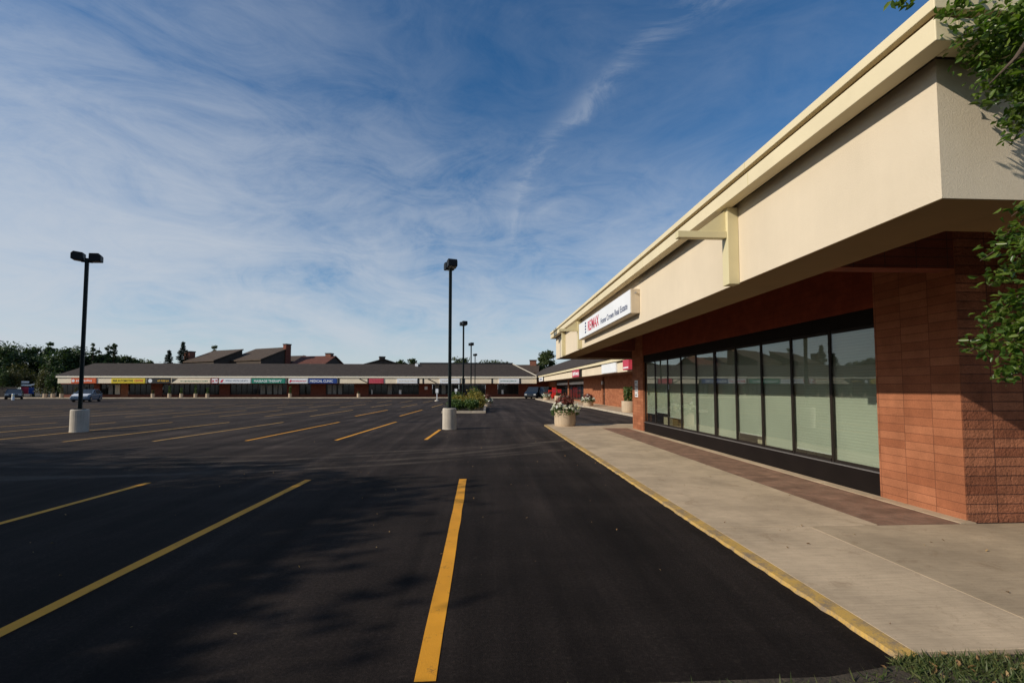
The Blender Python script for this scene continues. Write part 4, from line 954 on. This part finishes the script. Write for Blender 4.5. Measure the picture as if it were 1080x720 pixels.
def mth(op,a,b=None,c=None):
    n=N.new('ShaderNodeMath'); n.operation=op
    for i,v in enumerate((a,b,c)):
        if v is None: continue
        if hasattr(v,'is_output'): L.new(v,n.inputs[i])
        else: n.inputs[i].default_value=v
    return n.outputs[0]
zc=mth('MAXIMUM',sp.outputs[2],0.0); zz=mth('ADD',zc,.30)
u=mth('DIVIDE',sp.outputs[0],zz); v_=mth('DIVIDE',sp.outputs[1],zz)
cv=N.new('ShaderNodeCombineXYZ'); L.new(u,cv.inputs[0]); L.new(v_,cv.inputs[1])
def wn(scale,loc,rot,sc,det,rough,dist):
    return noise(N,L,mapping(N,L,cv.outputs[0],scale,(0,0,R(rot)),loc),sc,det,rough,dist)
n1=wn((1.3,.95,1),(3.1,1.2,0),20,1.5,10,.60,.7)
def dn(scale,loc,rot,sc,det,rough,dist):
    return noise(N,L,mapping(N,L,tc.outputs['Generated'],scale,rot,loc),sc,det,rough,dist)
h1=dn((1.5,1.5,4.2),(2.3,.4,1.1),(0,R(-10),0),1.7,12,.62,.8)     # broad soft veil, layered flat near the horizon
h2=dn((3.0,2.0,7.5),(5.3,1.4,.1),(0,R(24),R(10)),1.9,12,.70,1.3) # finer wisps
h3=dn((1.0,1.0,1.6),(8.3,3.1,2.2),(0,0,0),1.6,3,.5,.2)
tex=mth('ADD',mth('ADD',mth('MULTIPLY',h1,1.0),mth('MULTIPLY',h2,.75)),mth('MULTIPLY',h3,.55))   # mean about 1.15
tex=mth('MULTIPLY_ADD',tex,2.9,-2.30)
amount=mth('MAXIMUM',mth('MULTIPLY_ADD',zc,-1.95,1.08),.06)
amount=mth('ADD',amount,mth('MULTIPLY',sp.outputs[0],-.30)); lowband=mth('MULTIPLY',mth('MAXIMUM',mth('SUBTRACT',.30,zc),0.0),1.6)
fac=mth('MULTIPLY',mth('MAXIMUM',amount,.07),mth('MAXIMUM',tex,.0)); fac=mth('ADD',fac,lowband)
# one long curling plume of cirrus
k_=mth('MAXIMUM',mth('SUBTRACT',1.42,v_),0.0)
uc=mth('MULTIPLY_ADD',mth('MULTIPLY',k_,k_),.68,.085)
wob=mth('ADD',mth('MULTIPLY',mth('SUBTRACT',n1,.5),.10),mth('MULTIPLY',mth('SUBTRACT',h2,.5),.10))
d_=mth('DIVIDE',mth('SUBTRACT',u,mth('ADD',uc,wob)),mth('MULTIPLY_ADD',k_,.034,.014))
pl=mth('EXPONENT',mth('MULTIPLY',mth('MULTIPLY',d_,d_),-1.0))
inr=mth('MULTIPLY',mth('SUBTRACT',2.0,v_),1.4); inr=mth('MINIMUM',mth('MAXIMUM',inr,0.0),1.0)
pl=mth('MULTIPLY',mth('MULTIPLY',pl,inr),mth('MULTIPLY_ADD',h2,.75,-.28))
fac=mth('ADD',fac,mth('MAXIMUM',pl,0.0))
sm=N.new('ShaderNodeMath'); sm.operation='MINIMUM'; fac=mth('SUBTRACT',1.0,mth('EXPONENT',mth('MULTIPLY',fac,-1.15))); L.new(fac,sm.inputs[0]); sm.inputs[1].default_value=.92; sm.use_clamp=True
cb=N.new('ShaderNodeBackground'); cb.inputs[0].default_value=(.57,.61,.665,1); cb.inputs[1].default_value=1.0
ms=N.new('ShaderNodeMixShader'); L.new(sm.outputs[0],ms.inputs[0]); L.new(bg.outputs[0],ms.inputs[1]); L.new(cb.outputs[0],ms.inputs[2]); L.new(ms.outputs[0],out.inputs[0])

sl_=D.lights.new('sun','SUN'); sl_.energy=4.2; sl_.angle=R(.5); sl_.color=(1,.91,.78)
so_=D.objects.new('sun',sl_); COL.objects.link(so_); so_.rotation_euler=sd.to_track_quat('-Z','Y').to_euler(); so_.location=(-30,-10,30)

cm=D.cameras.new('camera'); co=D.objects.new('camera',cm); COL.objects.link(co); S.camera=co
cm.sensor_width=36; cm.lens=FPX/1080*36; cm.shift_y=(PPY-360)/1080; cm.clip_end=2000; cm.clip_start=.05
co.location=(0,0,EYE); co.rotation_euler=(R(90)+TH,0,-PSI)
S.view_settings.view_transform='Standard'; S.view_settings.look='None'; S.view_settings.exposure=0; S.view_settings.gamma=1
S.render.resolution_x=1024; S.render.resolution_y=682
